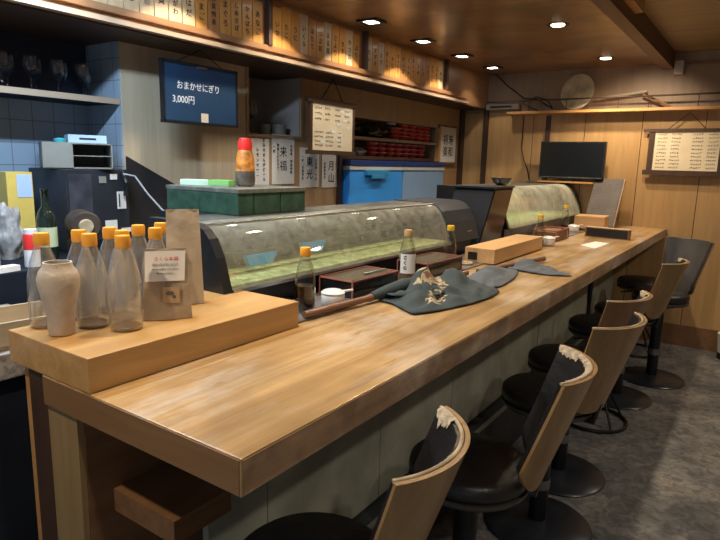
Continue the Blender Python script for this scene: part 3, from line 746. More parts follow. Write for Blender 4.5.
tag(cloth('folded_cloth', [(-1.00, 2.24), (-.90, 2.16), (-.855, 2.13), (-.83, 2.22), (-.85, 2.42), (-.90, 2.60), (-.98, 2.62), (-1.02, 2.45)], lambda x, y: bump(x, y, -.95, 2.4, .05, .14, .035, .2), M['cloth2'], 14, z0=.9705, seed=5, amp=.012), 'plain grey blue cloth folded flat beside the second rod', 'cloth')
tag(cloth('hanging_cloth', [(-.97, 2.62), (-.88, 2.61), (-.83, 2.60), (-.76, 2.60), (-.67, 2.65), (-.75, 2.72), (-.80, 2.80), (-.86, 2.84), (-.95, 2.84), (-.99, 2.72)], lambda x, y: bump(x, y, -.90, 2.72, .05, .06, .03), M['cloth2'], 14, z0=.9705, seed=9, amp=.014), 'grey blue cloth with a ragged pointed corner nearer the far end', 'cloth')
def rod(a, b, label, nodes):
    t = thing('bamboo_rod', label, 'rod')
    a, b = V3(a), V3(b); N = 40; pts = []; ta = []
    for k in range(N+1):
        f = k/N; pts.append(a.lerp(b, f)); ta.append(.0115+(.002 if k % 9 in (4,) else 0))
    MB().tube(pts, .012, 14, taper=ta).build('cane', M['bamboo'], t, True, 50)
    return t
rod((-1.112, 1.33, .989), (-1.03, 2.32, .989), 'brown bamboo rod lying past the near soy sauce bottle into the cloth', 3)
rod((-1.01, 2.40, .987), (-.90, 2.98, .987), 'shorter brown bamboo rod beside the low wooden box', 3)

# ------------------------------------------------------------------ hanging boards
def rods_frame(x0, x1, z0, z1, t, par, face, ov=.02):
    pass
cbd = thing('chalkboard', 'dark blue chalkboard with white chalk writing hung on the pale wall', 'sign', (-2.38, 2.035, 1.62))
MB().box(-.008, .008, -.228, .228, 0, .275).build('board', M['boardblue'], cbd)
fr = MB(); fr.box(-.012, .012, -.238, .238, .268, .282); fr.box(-.012, .012, -.238, .238, -.008, .006); fr.box(-.012, .012, -.236, -.226, 0, .275); fr.box(-.012, .012, .226, .236, 0, .275)
fr.build('frame', M['black'], cbd)
MB().tube([(0, -.14, .282), (0, 0, .352), (0, .14, .282)], .0025, 6).build('cord', M['wire'], cbd)
text('lettering', 'おまかせにぎり', .042, M['chalk'], cbd, (.0085, -.02, .170), '+X', xs=.92)
text('lettering', '3,000円', .044, M['chalk'], cbd, (.0085, -.115, .105), '+X', xs=.95)
MB().box(.008, .0095, -.01, .035, .004, .05).build('price_sticker', M['cream'], cbd)
MB().box(.008, .014, -.03, .03, .262, .270).build('clip', M['steel'], cbd)

def scribble(par, name, y0, y1, z0, z1, cols, mat, x, seed, rows=8, face='X', colw=None):
    rnd = random.Random(seed); m = MB()
    H = (z1-z0)/rows
    for (c0, c1) in cols:
        for r_ in range(rows):
            z = z1-(r_+.5)*H
            y = c0
            while y < c1-.008:
                L = .006+rnd.random()*.010
                h = .003+rnd.random()*.003
                for q in range(2):
                    zz = z+(rnd.random()-.5)*H*.4
                    m.box(x, x+.0006, y, min(c1, y+L), zz, zz+h*.5) if face == 'X' else m.box(y, min(c1, y+L), x-.0006, x, zz, zz+h*.5)
                if face == 'X': m.box(x, x+.0006, y+L*.4, y+L*.4+.0018, z-H*.22, z+H*.22)
                else: m.box(y+L*.4, y+L*.4+.0018, x-.0006, x, z-H*.22, z+H*.22)
                y += L+.003
    return m.build(name, mat, par)
mb_ = thing('hanging_menu', 'cream menu sheet in a dark scroll frame hung left of the blue cooler', 'menu', (-2.38, 3.12, 1.515))
MB().box(-.004, .004, -.225, .225, 0, .30).build('sheet', M['cream'], mb_)
fr = MB(); fr.box(-.012, .012, -.262, .250, -.022, .004); fr.box(-.012, .012, -.265, .252, .296, .322); fr.box(-.009, .007, -.238, -.215, 0, .3); fr.box(-.009, .007, .215, .236, 0, .3)
fr.build('frame', M['dark_wood'], mb_)
MB().tube([(0, -.12, .322), (0, 0, .455), (0, .10, .322)], .004, 6).build('cord', M['wire'], mb_)
scribble(mb_, 'lettering', 0, 0, .18, .28, [(-.19, -.12), (-.09, -.03), (.02, .08), (.12, .18)], M['inkgrey'], .0042, 3, 3)
scribble(mb_, 'lettering', 0, 0, .02, .13, [(-.19, -.10), (-.08, -.0), (.05, .09)], M['inkgrey'], .0042, 4, 4)
rn = random.Random(2)
for k in range(9):
    y = rn.uniform(-.15, .15); z = rn.uniform(.03, .25)
    MB().box(.004, .0052, y, y+.05, z, z+.018).build('white_patch', M['paper'], mb_)

mr_ = thing('hanging_menu', 'cream menu in a dark frame hung on the far wall at right', 'menu', (-.575, 5.40, 1.435))
MB().box(-.235, .235, -.004, .004, 0.01, .32).build('sheet', M['cream'], mr_)
fr = MB(); fr.box(-.30, .30, -.014, .012, -.028, .012); fr.box(-.32, .31, -.014, .012, .316, .342); fr.box(-.275, -.232, -.009, .009, 0, .32); fr.box(.232, .275, -.009, .009, 0, .32)
fr.build('frame', M['dark_wood'], mr_)
MB().tube([(-.14, 0, .342), (0, 0, .465), (.12, 0, .342)], .0035, 6).build('cord', M['wire'], mr_)
scribble(mr_, 'lettering', 0, 0, .02, .31, [(-.21, -.14), (-.11, -.04), (.04, .12), (.15, .22)], M['inkgrey'], -.0042, 8, 10, 'Y')

pic = thing('framed_picture', 'narrow framed calligraphy print beside the red bowls alcove', 'picture', (-2.535, 5.12, 1.45))
MB().box(-.006, .006, -.20, .17, 0, .36).build('frame', M['brown_wood'], pic)
MB().box(.006, .008, -.18, .15, .02, .34).build('print', M['paper'], pic)
for k, (y, z, ch) in enumerate(((-.07, .22, '福'), (.04, .22, '寿'), (-.07, .11, '楽'), (.04, .11, '和'))):
    text('lettering', ch, .10, M['ink'], pic, (.0084, y, z), '+X', bold=.001)

# calligraphy papers
def slip(y0, y1, z0, z1, label, cols, seed):
    t = thing('paper_sign', label, 'sign', (XW+.004, (y0+y1)/2, z0), 0, 'brushed sake name sheets on the wall')
    w2 = (y1-y0)/2; h = z1-z0
    MB().box(0, .0015, -w2, w2, 0, h).build('sheet', M['paper'], t)
    for (yy, body, sz, bd, zz) in cols:
        text('lettering', body, sz, M['ink'], t, (.0022, yy, zz*h), '+X', vert=True, spacing=.82, bold=bd)
    return t
slip(2.535, 2.695, 1.285, 1.575, 'narrow white paper with thin brushed columns beside the red capped bottle', [(.035, 'すみませんがビール', .030, .0006, .56), (-.02, 'レモンサワー', .032, .0006, .5)], 1)
slip(2.72, 2.93, 1.30, 1.608, 'white paper sign reading 来福 below the wall recess', [(0, '来福', .088, 0, .50), (.075, '宮城県 純米吟醸', .024, .0006, .5), (-.05, '純米しぼりたて', .024, .0006, .55), (-.085, '一杯', .028, .0006, .7)], 2)
slip(2.985, 3.185, 1.275, 1.535, 'white paper sign reading 東光, partly behind the hanging menu', [(0, '東光', .085, .001, .48), (.07, '山形県 辛口', .026, .0006, .45), (-.07, '一杯 特別純米', .024, .0006, .5)], 3)
slip(3.22, 3.43, 1.27, 1.50, 'white paper sign reading 月山 beside the dark post', [(0, '月山', .088, .001, .45), (.075, '島根県', .026, .0006, .45), (-.075, '特別純米酒', .024, .0006, .5)], 4)

# wooden menu tags on the fascia
words = ['あじ','そら','ひらめ','わかめ','とろろ','三点盛','生貝','えんがわ','こはだ','たまご','赤貝刺身','まぐろ','しめさば','かんぱち','あなご','いか','たこ','うに','いくら','ほたて','つぶ貝','みる貝','さより','きす','かつお','ぶり','たい','すずき','えび','甘えび','かに','なっとう','かっぱ','てっか','おしんこ','うめ','しそ','とびこ','ねぎとろ','玉子焼']
ys = []; y = 1.30
while y < 4.86:
    if all(abs(y-d) > .052 for d in (2.42, 3.33, 4.52)): ys.append(y)
    y += .0745
ys = [y for y in ys if y < 4.5]
rn = random.Random(11)
sect = {}
for i, y in enumerate(ys):
    seg = 'from the near end of the fascia' if y < 2.42 else 'past the first dark divider' if y < 3.33 else 'past the second dark divider'
    k = sect.get(seg, 0)+1; sect[seg] = k
    m = rn.choice(['tagA','tagA','tagB','tagC','tagA'])
    if y < 1.9: m = 'tagB'
    h = rn.choice([.205, .215, .22]); tone = {'tagA': 'golden', 'tagB': 'pale', 'tagC': 'reddish'}[m]
    t = thing('menu_tag', f'{tone} wooden menu tag, {ORD[k]} {seg}', 'menu tag', (-2.298, y, 2.052), 0, 'wooden menu tags along the fascia')
    MB().box(0, .009, -.0345, .0345, 0, h, bev=.001).build('strip', M[m], t)
    wd = words[i % len(words)]
    text('lettering', wd, .044 if len(wd) < 4 else .036, M['ink'], t, (.0096, 0, .095), '+X', vert=True, spacing=.86, bold=.0006)

# ------------------------------------------------------------------ alcove with red bowls and bags
struct('trim_alcove_shelf', MB().box(XT, -2.545, 3.43, 4.90, 1.618, 1.64), M['lip'])
bowl = None
def tray(loc, label, proto=None):
    if proto is None:
        t = thing('lacquer_bowl', label, 'bowl', loc, 0, 'red lacquer bowls stacked in the alcove')
        MB().lathe([(0, 0), (.028, 0), (.03, .006), (.048, .018), (.056, .033), (.053, .033), (.045, .020), (0, .010)], n=20).build('body', M['redlac'], t, True, 50)
        MB().lathe([(.0535, .031), (.0572, .031), (.0572, .0345), (.0535, .0345)], n=20).build('rim', plain('pale_gold_rim', (.62,.30,.22), .25), t, True)
        return t
    return copy_tree(proto, loc, label)
pB = None
shelfs = [(1.6405, 3, [4.30, 4.43, 4.56, 4.69, 4.82], [3, 4, 4, 4, 4]), (1.4995, 0, [3.95, 4.08, 4.21, 4.34, 4.47, 4.60, 4.73], [3]*7)]
for si, (z, _, yl, cnt) in enumerate(shelfs):
    for ci, y in enumerate(yl):
        for k in range(cnt[ci]):
            lab = f'red lacquer bowl, {ORD[k+1]} from the bottom of the {ORD[len(yl)-ci]} stack from the right, {"upper" if si == 0 else "lower"} shelf'
            loc = (-2.63+rn.uniform(-.004, .004), y, z+k*(.0315 if si == 0 else .036))
            if pB is None: pB = tray(loc, lab)
            else: tray(loc, lab, pB)
struct('trim_alcove_shelf', MB().box(XT, -2.56, 3.43, 4.90, 1.472, 1.499), M['dark_wood'])
def blob(name, c, rx, ry, rz, mat, label, cat, seed):
    g = MB(); bmesh.ops.create_icosphere(g.bm, subdivisions=4, radius=1)
    for v in g.bm.verts:
        n_ = noise.noise(v.co*1.7+V3((seed, 0, 0)))*.35+noise.noise(v.co*4+V3((seed, 2, 0)))*.18
        r_ = 1+n_
        v.co = V3((v.co.x*rx*r_, v.co.y*ry*r_, max(-.75*rz, v.co.z*rz*r_)))
    o = g.build(name, mat, None, True, 40); o.location = c
    return tag(o, label, cat)
bagm = plain('glossy_black_bag', (.016,.018,.024), .22, bump=.6, bscale=14, coat=.3)
blob('plastic_bag', (-2.66, 3.98, 1.688), .09, .20, .062, bagm, 'crumpled black plastic bag on the upper alcove shelf', 'bag', 1)
blob('plastic_bag', (-2.66, 3.57, 1.668), .06, .07, .035, bagm, 'small black plastic bag at the left of the upper alcove shelf', 'bag', 4)
blob('plastic_bag', (-2.65, 3.78, 1.53), .06, .09, .035, plain('silvery_clear_bag', (.35,.36,.38), .2, bump=.8, bscale=25), 'crinkled clear plastic bag on the lower alcove shelf', 'bag', 7)
blob('plastic_bag', (-2.585, 4.17, 1.765), .03, .05, .014, plain('silver_wrap', (.45,.46,.50), .2, bump=.8, bscale=25), 'silvery wrap on top of the black bag in the alcove', 'wrap', 9)

# recess contents
wg = thing('wine_glass', 'stemmed wine glass standing in the wall recess', 'glass', (-2.65, 2.655, 1.601))
MB().lathe([(0, 0), (.032, 0), (.030, .003), (.004, .008), (.0035, .08), (.012, .09), (.032, .12), (.036, .15), (.028, .20), (.027, .20), (.034, .15), (.030, .122), (0, .092)], n=24).build('bowl_and_stem', M['clear'], wg, True, 60)
cupm = plain('grey_green_cup', (.26,.27,.22), .3, var=.2, vscale=30)
cp = MB().lathe([(0, 0), (.03, 0), (.036, .01), (.038, .07), (.034, .07), (.032, .012), (0, .008)], n=24)
o = cp.build('tea_cup', cupm, None, True); o.location = (-2.67, 2.79, 1.601); tag(o, 'grey patterned cup in the wall recess beside the wine glass', 'cup')
cp = MB().lathe([(0, 0), (.033, 0), (.042, .01), (.045, .072), (.041, .072), (.038, .012), (0, .008)], n=24)
o = cp.build('tea_cup', cupm, None, True); o.location = (-2.63, 2.88, 1.601); tag(o, 'wider grey ribbed cup at the right in the wall recess', 'cup')
o = MB().box(XT-.018, XT-.012, 2.53, 2.99, 1.602, 1.97).build('recess_back', plain('grey_recess_lining', (.24,.22,.21), .6, var=.1)); o.name = 'trim_recess_back'; o['kind'] = 'structure'
o = MB().box(XT-.01, XW-.002, 2.984, 2.999, 1.602, 1.97).build('trim_recess_side', plain('pale_recess_lining', (.42,.38,.34), .6, var=.05)); o['kind'] = 'structure'

# ------------------------------------------------------------------ kitchen corner
tag(MB().box(XT+.002, -2.20, .2, 1.69, .0, 1.028, bev=.004).build('kitchen_worktop', M['navy']), 'dark kitchen worktop unit behind the near end of the bar', 'worktop')
ks = thing('wall_shelf', 'long pale edged shelf across the tiled kitchen wall', 'shelf', (0, 0, 1.69))
MB().box(XT+.002, -2.562, -1.2, 1.694, 0, .022).build('board', M['navy'], ks)
MB().box(-2.562, -2.55, -1.2, 1.694, -.002, .024).build('front_edge', M['lip'], ks)
tag(MB().box(XT+.002, XT+.01, -1.2, 1.694, 1.716, 1.97).build('cabinet_back', plain('dark_navy_lining', (.02,.03,.05), .3)), 'dark navy lining behind the glasses on the shelf', 'panel')
g0 = thing('wine_glass', 'x', 'glass', (0, 0, 0), 0, 'stemmed glasses along the kitchen shelf')
MB().lathe([(0, 0), (.028, 0), (.026, .003), (.0035, .007), (.003, .055), (.012, .065), (.028, .09), (.031, .112), (.026, .145), (.025, .145), (.029, .112), (.026, .092), (0, .068)], n=20).build('bowl_and_stem', M['clear'], g0, True, 60)
k = 0
for i in range(10):
    y = 1.62-i*.058
    loc = (-2.63+(.0 if i % 2 else -.075), y, 1.7125)
    lab = f'stemmed glass on the kitchen shelf, {ORD[i+1]} from the wood panel'
    if i == 0: g0.location = loc; g0['label'] = lab
    else: copy_tree(g0, loc, lab)
mc = thing('beverage_machine', 'black drinks machine with stickers on the kitchen worktop', 'machine', (-2.62, 1.515, 1.029))
MB().box(-.16, .15, -.15, .15, 0, .36, bev=.006).build('body', plain('dark_grey_machine', (.022,.026,.034), .45, var=.2), mc)
MB().box(.15, .153, -.14, -.035, .05, .34).build('door_panel', plain('smoky_grey_panel', (.05,.055,.07), .35, var=.4, vscale=12), mc)
for (y, z, w_, h, mm) in ((.0, .30, .035, .03, 'tan_grey'), (.055, .315, .035, .025, 'paper'), (.085, .18, .045, .08, 'paper'), (.02, .085, .06, .045, 'paper'), (.10, .07, .05, .02, 'paper')):
    s_ = MB().box(.153, .1545, y, y+w_, z, z+h).build('sticker', M[mm], mc)
MB().tube([(.15, .12, .35), (.17, .125, .30), (.17, .12, .24)], .012).build('tap', M['black'], mc, True)
MB().box(.154, .157, .093, .098, .19, .25).build('sticker_print', M['ink'], mc)
ho = MB().tube([(-2.44, 1.62, 1.37), (-2.41, 1.66, 1.36), (-2.36, 1.69, 1.28), (-2.30, 1.72, 1.21), (-2.20, 1.76, 1.15), (-2.08, 1.80, 1.05)], .0045, 8)
tag(ho.build('hose', plain('pale_hose', (.25,.27,.30), .4), None, True), 'pale grey hose curving down from the drinks machine', 'hose')
kc = thing('small_cabinet', 'small grey tan cabinet with one closed and one open side on the machine', 'cabinet', (-2.60, 1.485, 1.391), R(-24))
c_ = MB(); c_.box(-.11, .11, -.135, .145, 0, .006); c_.box(-.11, .11, -.135, .145, .106, .112); c_.box(-.11, .11, -.135, -.129, 0, .112); c_.box(-.11, .11, .139, .145, 0, .112); c_.box(-.11, .11, -.022, -.016, 0, .112); c_.box(-.11, -.104, -.135, .145, 0, .112); c_.box(-.104, .105, -.016, .14, .054, .058)
c_.build('body', M['tan_grey'], kc)
MB().box(.11, .114, -.132, -.018, .004, .108).build('door', M['tan_grey'], kc)
wbx = thing('tissue_box', 'white and blue box lying on the small grey cabinet', 'box', (-2.58, 1.53, 1.504), R(-20))
MB().box(-.05, .05, -.08, .08, 0, .035, bev=.002).build('carton', M['whiteblue'], wbx)
MB().box(.0502, .051, -.035, .035, .014, .022).build('printed_line', M['housing'], wbx)
o = MB().lathe([(0, 0), (.022, 0), (.026, .012), (.01, .018), (0, .018)]).build('teal_lid', plain('teal_plastic', (.05,.45,.50), .4), None, True); o.location = (-2.56, 1.40, 1.504); tag(o, 'small teal lid on the grey cabinet left of the white box', 'lid')
yc = thing('yellow_carton', 'tall yellow carton with a pale label on the kitchen worktop', 'carton', (-2.62, 1.225, 1.029))
MB().box(-.05, .04, -.05, .055, 0, .345).build('carton', M['yellow'], yc)
MB().box(.040, .0415, -.01, .05, .24, .335).build('label', M['whiteblue'], yc)
blob('plastic_bag', (-2.50, 1.13, 1.12), .05, .055, .12, plain('cloudy_white_bag', (.33,.33,.33), .4, bump=.6, bscale=20, var=.5, vscale=18), 'cloudy plastic bag of goods in front of the yellow carton', 'bag', 12)
gb = thing('wine_bottle', 'dark green wine bottle on the kitchen worktop', 'bottle', (-2.40, 1.235, 1.029))
MB().lathe([(0, 0), (.036, 0), (.037, .01), (.037, .16), (.030, .19), (.015, .215), (.014, .27), (.016, .272), (.016, .285), (0, .285)], n=28).build('body', M['dkgreen_glass'], gb, True, 50)
MB().lathe([(.0373, .05), (.0375, .05), (.0375, .13), (.0373, .13)], n=28).build('label', plain('pale_green_label', (.50,.58,.35), .6), gb, True)
cn = thing('spray_can', 'red and white can beside the green bottle at the left edge', 'can', (-2.27, 1.105, 1.029))
MB().lathe([(0, 0), (.028, 0), (.028, .065), (0, .065)]).build('white_band', M['white'], cn, True, 40)
MB().lathe([(0, .065), (.028, .065), (.028, .118), (.024, .125), (0, .125)]).build('red_band', M['red'], cn, True, 40)
MB().lathe([(0, .125), (.024, .125), (.024, .142), (0, .143)]).build('lid', M['white'], cn, True, 40)
kg = thing('cable_reel', 'small dark round reel with a pale hub in front of the drinks machine', 'reel', (-2.36, 1.37, 1.029))
rt = Matrix.Translation((0, 0, .13)) @ Matrix.Rotation(R(90), 4, 'Y') @ Matrix.Rotation(R(20), 4, 'X')
MB().lathe([(0, -.08), (.062, -.08), (.062, .04), (.055, .05), (0, .05)], mat=rt).build('drum', plain('dark_brown_drum', (.06,.045,.035), .5, var=.3), kg, True, 40)
MB().lathe([(0, .05), (.03, .05), (.026, .062), (0, .062)], mat=rt).build('hub', M['piping'], kg, True, 40)
MB().box(-.05, .05, -.05, .05, 0, .07).build('stand', M['black'], kg)
# near left worktop with wooden tray and papers
pt_ = thing('prep_table', 'dark kitchen prep table with a speckled grey top at the left edge', 'table', (-1.87, .25, 0))
MB().box(-.26, .26, -.6, .68, 0, .86).build('cabinet', M['navy'], pt_)
MB().box(-.28, .275, -.62, .70, .86, .93, bev=.004).build('worktop', M['grime'], pt_)
tr = thing('wooden_tray', 'pale wooden tray standing by the counter end at the left edge', 'tray', (-1.72, .72, .931), R(-6))
c_ = MB(); c_.box(-.10, .10, -.25, .17, 0, .012); c_.box(.09, .10, -.25, .17, 0, .075); c_.box(-.10, -.09, -.25, .17, 0, .075); c_.box(-.10, .10, .16, .17, 0, .075); c_.box(-.10, .10, -.25, -.24, 0, .075)
c_.build('body', wood('tray_wood', (.34,.27,.18), (.46,.37,.26), 'Y', rough=.5), tr)
nb = thing('leaflet_holder', 'pale printed leaflets stacked on the kitchen worktop', 'leaflets', (-2.23, 1.0, 1.029), R(10))
MB().box(-.02, .02, -.06, .03, 0, .02).build('stack', M['paper'], nb)
o = MB().box(-2.31, -2.29, .985, 1.0, 1.029, 1.68).build('steel_post', plain('pale_green_steel', (.30,.36,.36), .4, metal=.4)); tag(o, 'slim upright grey post at the left edge of the kitchen', 'post')

# ------------------------------------------------------------------ far wall things
struct('trim_shelf', MB().box(-2.05, 2.2, 5.30, YF, 1.915, 1.937), M['orange_wood'])
rl = thing('shelf_rail', 'dark dowel rail with short uprights along the far high shelf', 'rail', (0, 5.31, 1.937))
MB().tube([(-2.25, 0, .09), (2.1, 0, .10)], .007, 8).build('dowel', M['dark_wood'], rl)
for x in (-1.85, -1.52, -1.10, -.87, -.52, -.1, .3):
    MB().tube([(x, 0, -.001), (x, 0, .09)], .0035, 6).build('upright', M['dark_wood'], rl)
tag(MB().tube([(-1.28, 5.375, 2.03), (-.90, 5.375, 2.075)], .011, 10).build('bamboo_pole', plain('grey_bamboo', (.35,.31,.26), .5), None, True), 'short grey pole lying behind the shelf rail on the far wall', 'pole')
tag(MB().tube([(-.93, 5.37, 2.05), (-.72, 5.36, 1.95)], .010, 8).build('wooden_stick', M['brown_wood'], None, True), 'brown stick slanting down at the end of the grey pole', 'stick')
pl = thing('decorative_plate', 'large round pale plate with brown rim propped on the high shelf', 'plate', (-1.452, 5.405, 2.092))
pl.rotation_euler = (R(82), 0, R(-12))
MB().lathe([(0, 0), (.07, 0), (.075, .004), (.145, .020), (.150, .024), (.143, .025), (.075, .010), (0, .006)], n=48).build('dish', M['plate'], pl, True, 50)
MB().lathe([(.142, .0255), (.1505, .0235), (.1515, .0245), (.142, .0268)], n=48).build('pale_rim', plain('cream_rim', (.62,.56,.44), .3), pl, True)
tv = thing('television', 'flat black television mounted on the far wall', 'television', (-1.43, 5.30, 1.355))
MB().box(-.275, .275, -.012, .03, 0, .315, bev=.004).build('casing', M['black'], tv)
MB().box(-.262, .262, -.0135, -.012, .02, .303).build('screen', M['screen'], tv)
MB().box(-.262, .262, -.0145, -.012, .006, .012).build('lower_trim', M['greysteel'], tv)
MB().box(-.06, .06, .03, YF-5.30, .1, .2).build('bracket', M['black'], tv)
tsf = thing('small_shelf', 'small wooden shelf below the television', 'shelf', (-1.45, 5.38, 1.316))
MB().box(-.26, .22, -.10, .063, 0, .014).build('board', M['orange_wood'], tsf)
o = MB().box(-1.50, -1.40, 5.30, 5.36, 1.3295, 1.349).build('remote_box', M['black']); tag(o, 'small black box on the shelf under the television', 'box')
sp_ = thing('wall_speaker', 'small cream speaker box high on the far wall by the beam', 'speaker', (-.69, 5.39, 2.195))
MB().box(-.032, .032, -.03, .044, 0, .10, bev=.004).build('case', plain('cream_plastic', (.50,.45,.38), .5), sp_)
MB().box(-.024, .024, -.0315, -.03, .012, .085).build('grille', plain('cream_mesh', (.42,.38,.32), .7), sp_)
ac = thing('wall_vent', 'pale slotted vent strip near the far left corner', 'vent', (-2.13, 5.40, 1.965))
MB().box(-.16, .16, -.01, .043, 0, .05, bev=.004).build('case', plain('cream_plastic_vent', (.42,.38,.32), .5), ac)
MB().box(-.12, .09, -.0115, -.01, .018, .034).build('slot', M['black'], ac)
tag(MB().box(-2.42, -2.36, 5.33, 5.40, 2.13, 2.23).build('junction_box', plain('grey_junction', (.22,.2,.18), .5)), 'small grey box on the ceiling trim in the far left corner', 'box') if False else None
wr_ = MB().tube([(-2.22, 5.40, 2.29), (-2.10, 5.41, 2.18), (-1.93, 5.40, 2.06), (-1.80, 5.36, 2.045), (-1.66, 5.40, 1.96), (-1.72, 5.41, 2.04), (-1.82, 5.41, 2.07), (-1.95, 5.41, 2.02), (-1.80, 5.40, 1.95)], .006, 6)
tag(wr_.build('cable', M['wire'], None, True), 'tangled black cables above the shelf near the far left corner', 'cable')
tag(MB().tube([(-1.93, 5.43, 1.91), (-1.935, 5.435, 1.62), (-1.90, 5.435, 1.5), (-1.86, 5.43, 1.42), (-1.84, 5.43, 1.33)], .004, 6).build('cable', M['wire'], None, True), 'thin dark cable running down the far wall left of the television', 'cable')
bn = thing('waste_bin', 'white bin with a dark base at the right edge by the far wall', 'bin', (-.10, 5.28, 0))
MB().lathe([(0, .05), (.07, .05), (.085, .20), (0, .20)], n=28).build('body', M['white'], bn, True, 40)
MB().lathe([(0, 0), (.072, 0), (.072, .05), (0, .05)], n=28).build('base', M['black'], bn, True, 40)

# ------------------------------------------------------------------ stools
def shell(Rf, off, ha0, ha1, z0, z1, th, corner=.06, NU=30, NV=14, xo=.09, inner=False, topcurve=0):
    """curved back; +x is the back direction"""
    g = MB()
    def P(u, v, o_):
        ha = R(ha0+(ha1-ha0)*v)
        a = u*ha
        rr = Rf(v)+o_
        # rounded bottom corners
        zz0 = z0+corner*abs(u)**6
        z = zz0+(z1-zz0)*v+topcurve*(1-u*u)
        return V3((xo*v+rr*math.cos(a), rr*math.sin(a), z))
    A = [[g.bm.verts.new(P(-1+2*i/NU, j/NV, off)) for j in range(NV+1)] for i in range(NU+1)]
    B = [[g.bm.verts.new(P(-1+2*i/NU, j/NV, off-th)) for j in range(NV+1)] for i in range(NU+1)]
    for i in range(NU):
        for j in range(NV):
            g.bm.faces.new((A[i][j], A[i+1][j], A[i+1][j+1], A[i][j+1])); g.bm.faces.new((B[i][j], B[i+1][j], B[i+1][j+1], B[i][j+1]))
    for i in range(NU):
        for j in (0, NV): g.bm.faces.new((A[i][j], A[i+1][j], B[i+1][j], B[i][j]))
    for j in range(NV):
        for i in (0, NU): g.bm.faces.new((A[i][j], A[i][j+1], B[i][j+1], B[i][j]))
    return g, P
RF = lambda v: .196+.028*v
def stool(loc, rz, label, ply='ply', torn=(), base='disc', back=True, pole_off=(0, 0), zt=.92, inner_grey=False):
    t = thing('bar_stool', label, 'stool', (loc[0], loc[1], 0), rz, 'bar stools along the counter')
    ox, oy = pole_off
    MB().lathe([(0, .535), (.155, .535), (.172, .545), (.180, .562), (.176, .585), (.160, .598), (.10, .606), (0, .608)], n=48).build('seat_cushion', M['vinyl'], t, True, 70)
    MB().lathe([(.150, .520), (.170, .522), (.178, .530), (.178, .540), (.150, .542)], n=48).build('seat_band', M['piping_dark'], t, True, 50)
    MB().lathe([(0, .50), (.10, .50), (.15, .521), (0, .534)], n=32).build('seat_plate', M['black'], t, True, 40)
    if base == 'disc':
        MB().cyl(ox, oy, .03, .50, .036, n=28).build('pole', M['pole'], t, True)
        MB().cyl(ox, oy, .17, .21, .039, n=28).build('collar', M['greysteel'], t, True)
        MB().lathe([(0, 0), (.212, 0), (.215, .006), (.205, .014), (.10, .024), (.05, .032), (0, .032)], ox, oy, n=56).build('base_disc', M['basem'], t, True, 50)
    else:
        MB().cyl(0, 0, .20, .50, .022, n=24).build('pole', M['pole'], t, True)
        MB().tube([(.185*math.cos(2*PI*k/40), .185*math.sin(2*PI*k/40), .011) for k in range(40)], .010, 8, closed=True).build('base_ring', M['pole'], t, True)
        for k in range(4):
            a = PI/4+k*PI/2
            MB().tube([(.02*math.cos(a), .02*math.sin(a), .30), (.185*math.cos(a), .185*math.sin(a), .015)], .007, 8).build('leg', M['pole'], t, True)
        MB().tube([(.0, .0, .50), (-.10, -.06, .49), (-.13, -.075, .485)], .006, 8).build('lever', M['pole'], t, True)
    if back:
        g, P = shell(RF, .012, 42, 50, .57, zt, .010, corner=.07)
        sh = g.build('backrest_shell', M[ply], t, True, 50)
        g, P2 = shell(RF, .001, 40, 49, .58, zt-.004, .016, corner=.07)
        pad = g.build('backrest_pad', plain('grey_black_vinyl', (.075,.072,.075), .42, var=.2) if inner_grey else M['vinyl'], t, True, 50)
        # piping along top rim
        pts = [P(-1+2*i/40, 1, -.004) for i in range(41)]
        MB().tube([(p.x, p.y, p.z-.001) for p in pts], .0045, 8).build('rim_piping', M['piping'] if not inner_grey else M['greysteel'], pad, True)
        if torn:
            for (u0, u1, dep, sd) in torn:
                q = MB(); N = 26; top = []; bot = []
                for i in range(N+1):
                    u = u0+(u1-u0)*i/N
                    f = math.sin(PI*i/N)**.5 if 0 < i < N else 0
                    d = dep*f*(.45+.9*abs(noise.noise(V3((u*11, sd, 0))))+.35*abs(noise.noise(V3((u*33, sd, 2)))))
                    top.append(q.bm.verts.new(P2(u, .999, -.0175)+V3((0, 0, .003))))
                    bot.append(q.bm.verts.new(P2(u, 1-d/.38, -.0175)))
                for i in range(N): q.bm.faces.new((top[i], top[i+1], bot[i+1], bot[i]))
                # over the rim
                tt = [q.bm.verts.new(P2(-0+u0+(u1-u0)*i/N, 1, -.004)+V3((0, 0, .0075))) for i in range(N+1)]
                for i in range(N): q.bm.faces.new((top[i], top[i+1], tt[i+1], tt[i]))
                q.build('torn_patch', M['torn'], pad, True, 60)
        MB().tube([(.10, 0, .515), (.19, 0, .52), (.206, 0, .60)], .014, 10).build('back_bracket', M['pole'], t, True)
    return t
stool((-.725, .90), R(13), 'nearest bar stool, cream torn patch at the end of its curved plywood back', torn=[(.62, .99, .045, 1)])
stool((-.632, 1.525), R(16), 'second nearest bar stool, black seat with its padded back torn all along the rim', torn=[(.45, .99, .034, 3), (-.9, .45, .011, 4)])
stool((-.615, 2.235), R(-13), 'third nearest bar stool, broad plain plywood back turned to the camera', 'ply')
stool((-.665, 2.70), R(-14), 'fourth nearest bar stool, reddish plywood back with a frayed rim', 'plyred', torn=[(.55, .99, .03, 6), (-.8, .3, .012, 7)])
st5 = stool((-.68, 3.44), 0, 'bar stool without a plywood back, standing on a thin round wire base', base='ring', back=False)
MB().tube([(-.10, .10, .59), (-.105, .11, .70), (-.105, .11, .85)], .014, 10).build('side_bar', M['pole'], st5, True)
stool((-.645, 3.90), R(-9), 'bar stool with a narrow looking brown plywood back, just before the farthest one', 'ply', torn=[(.75, .99, .02, 9)])
s7 = stool((-.515, 4.42), R(62), 'farthest bar stool with a back, its dark grey padding facing the camera', inner_grey=True)
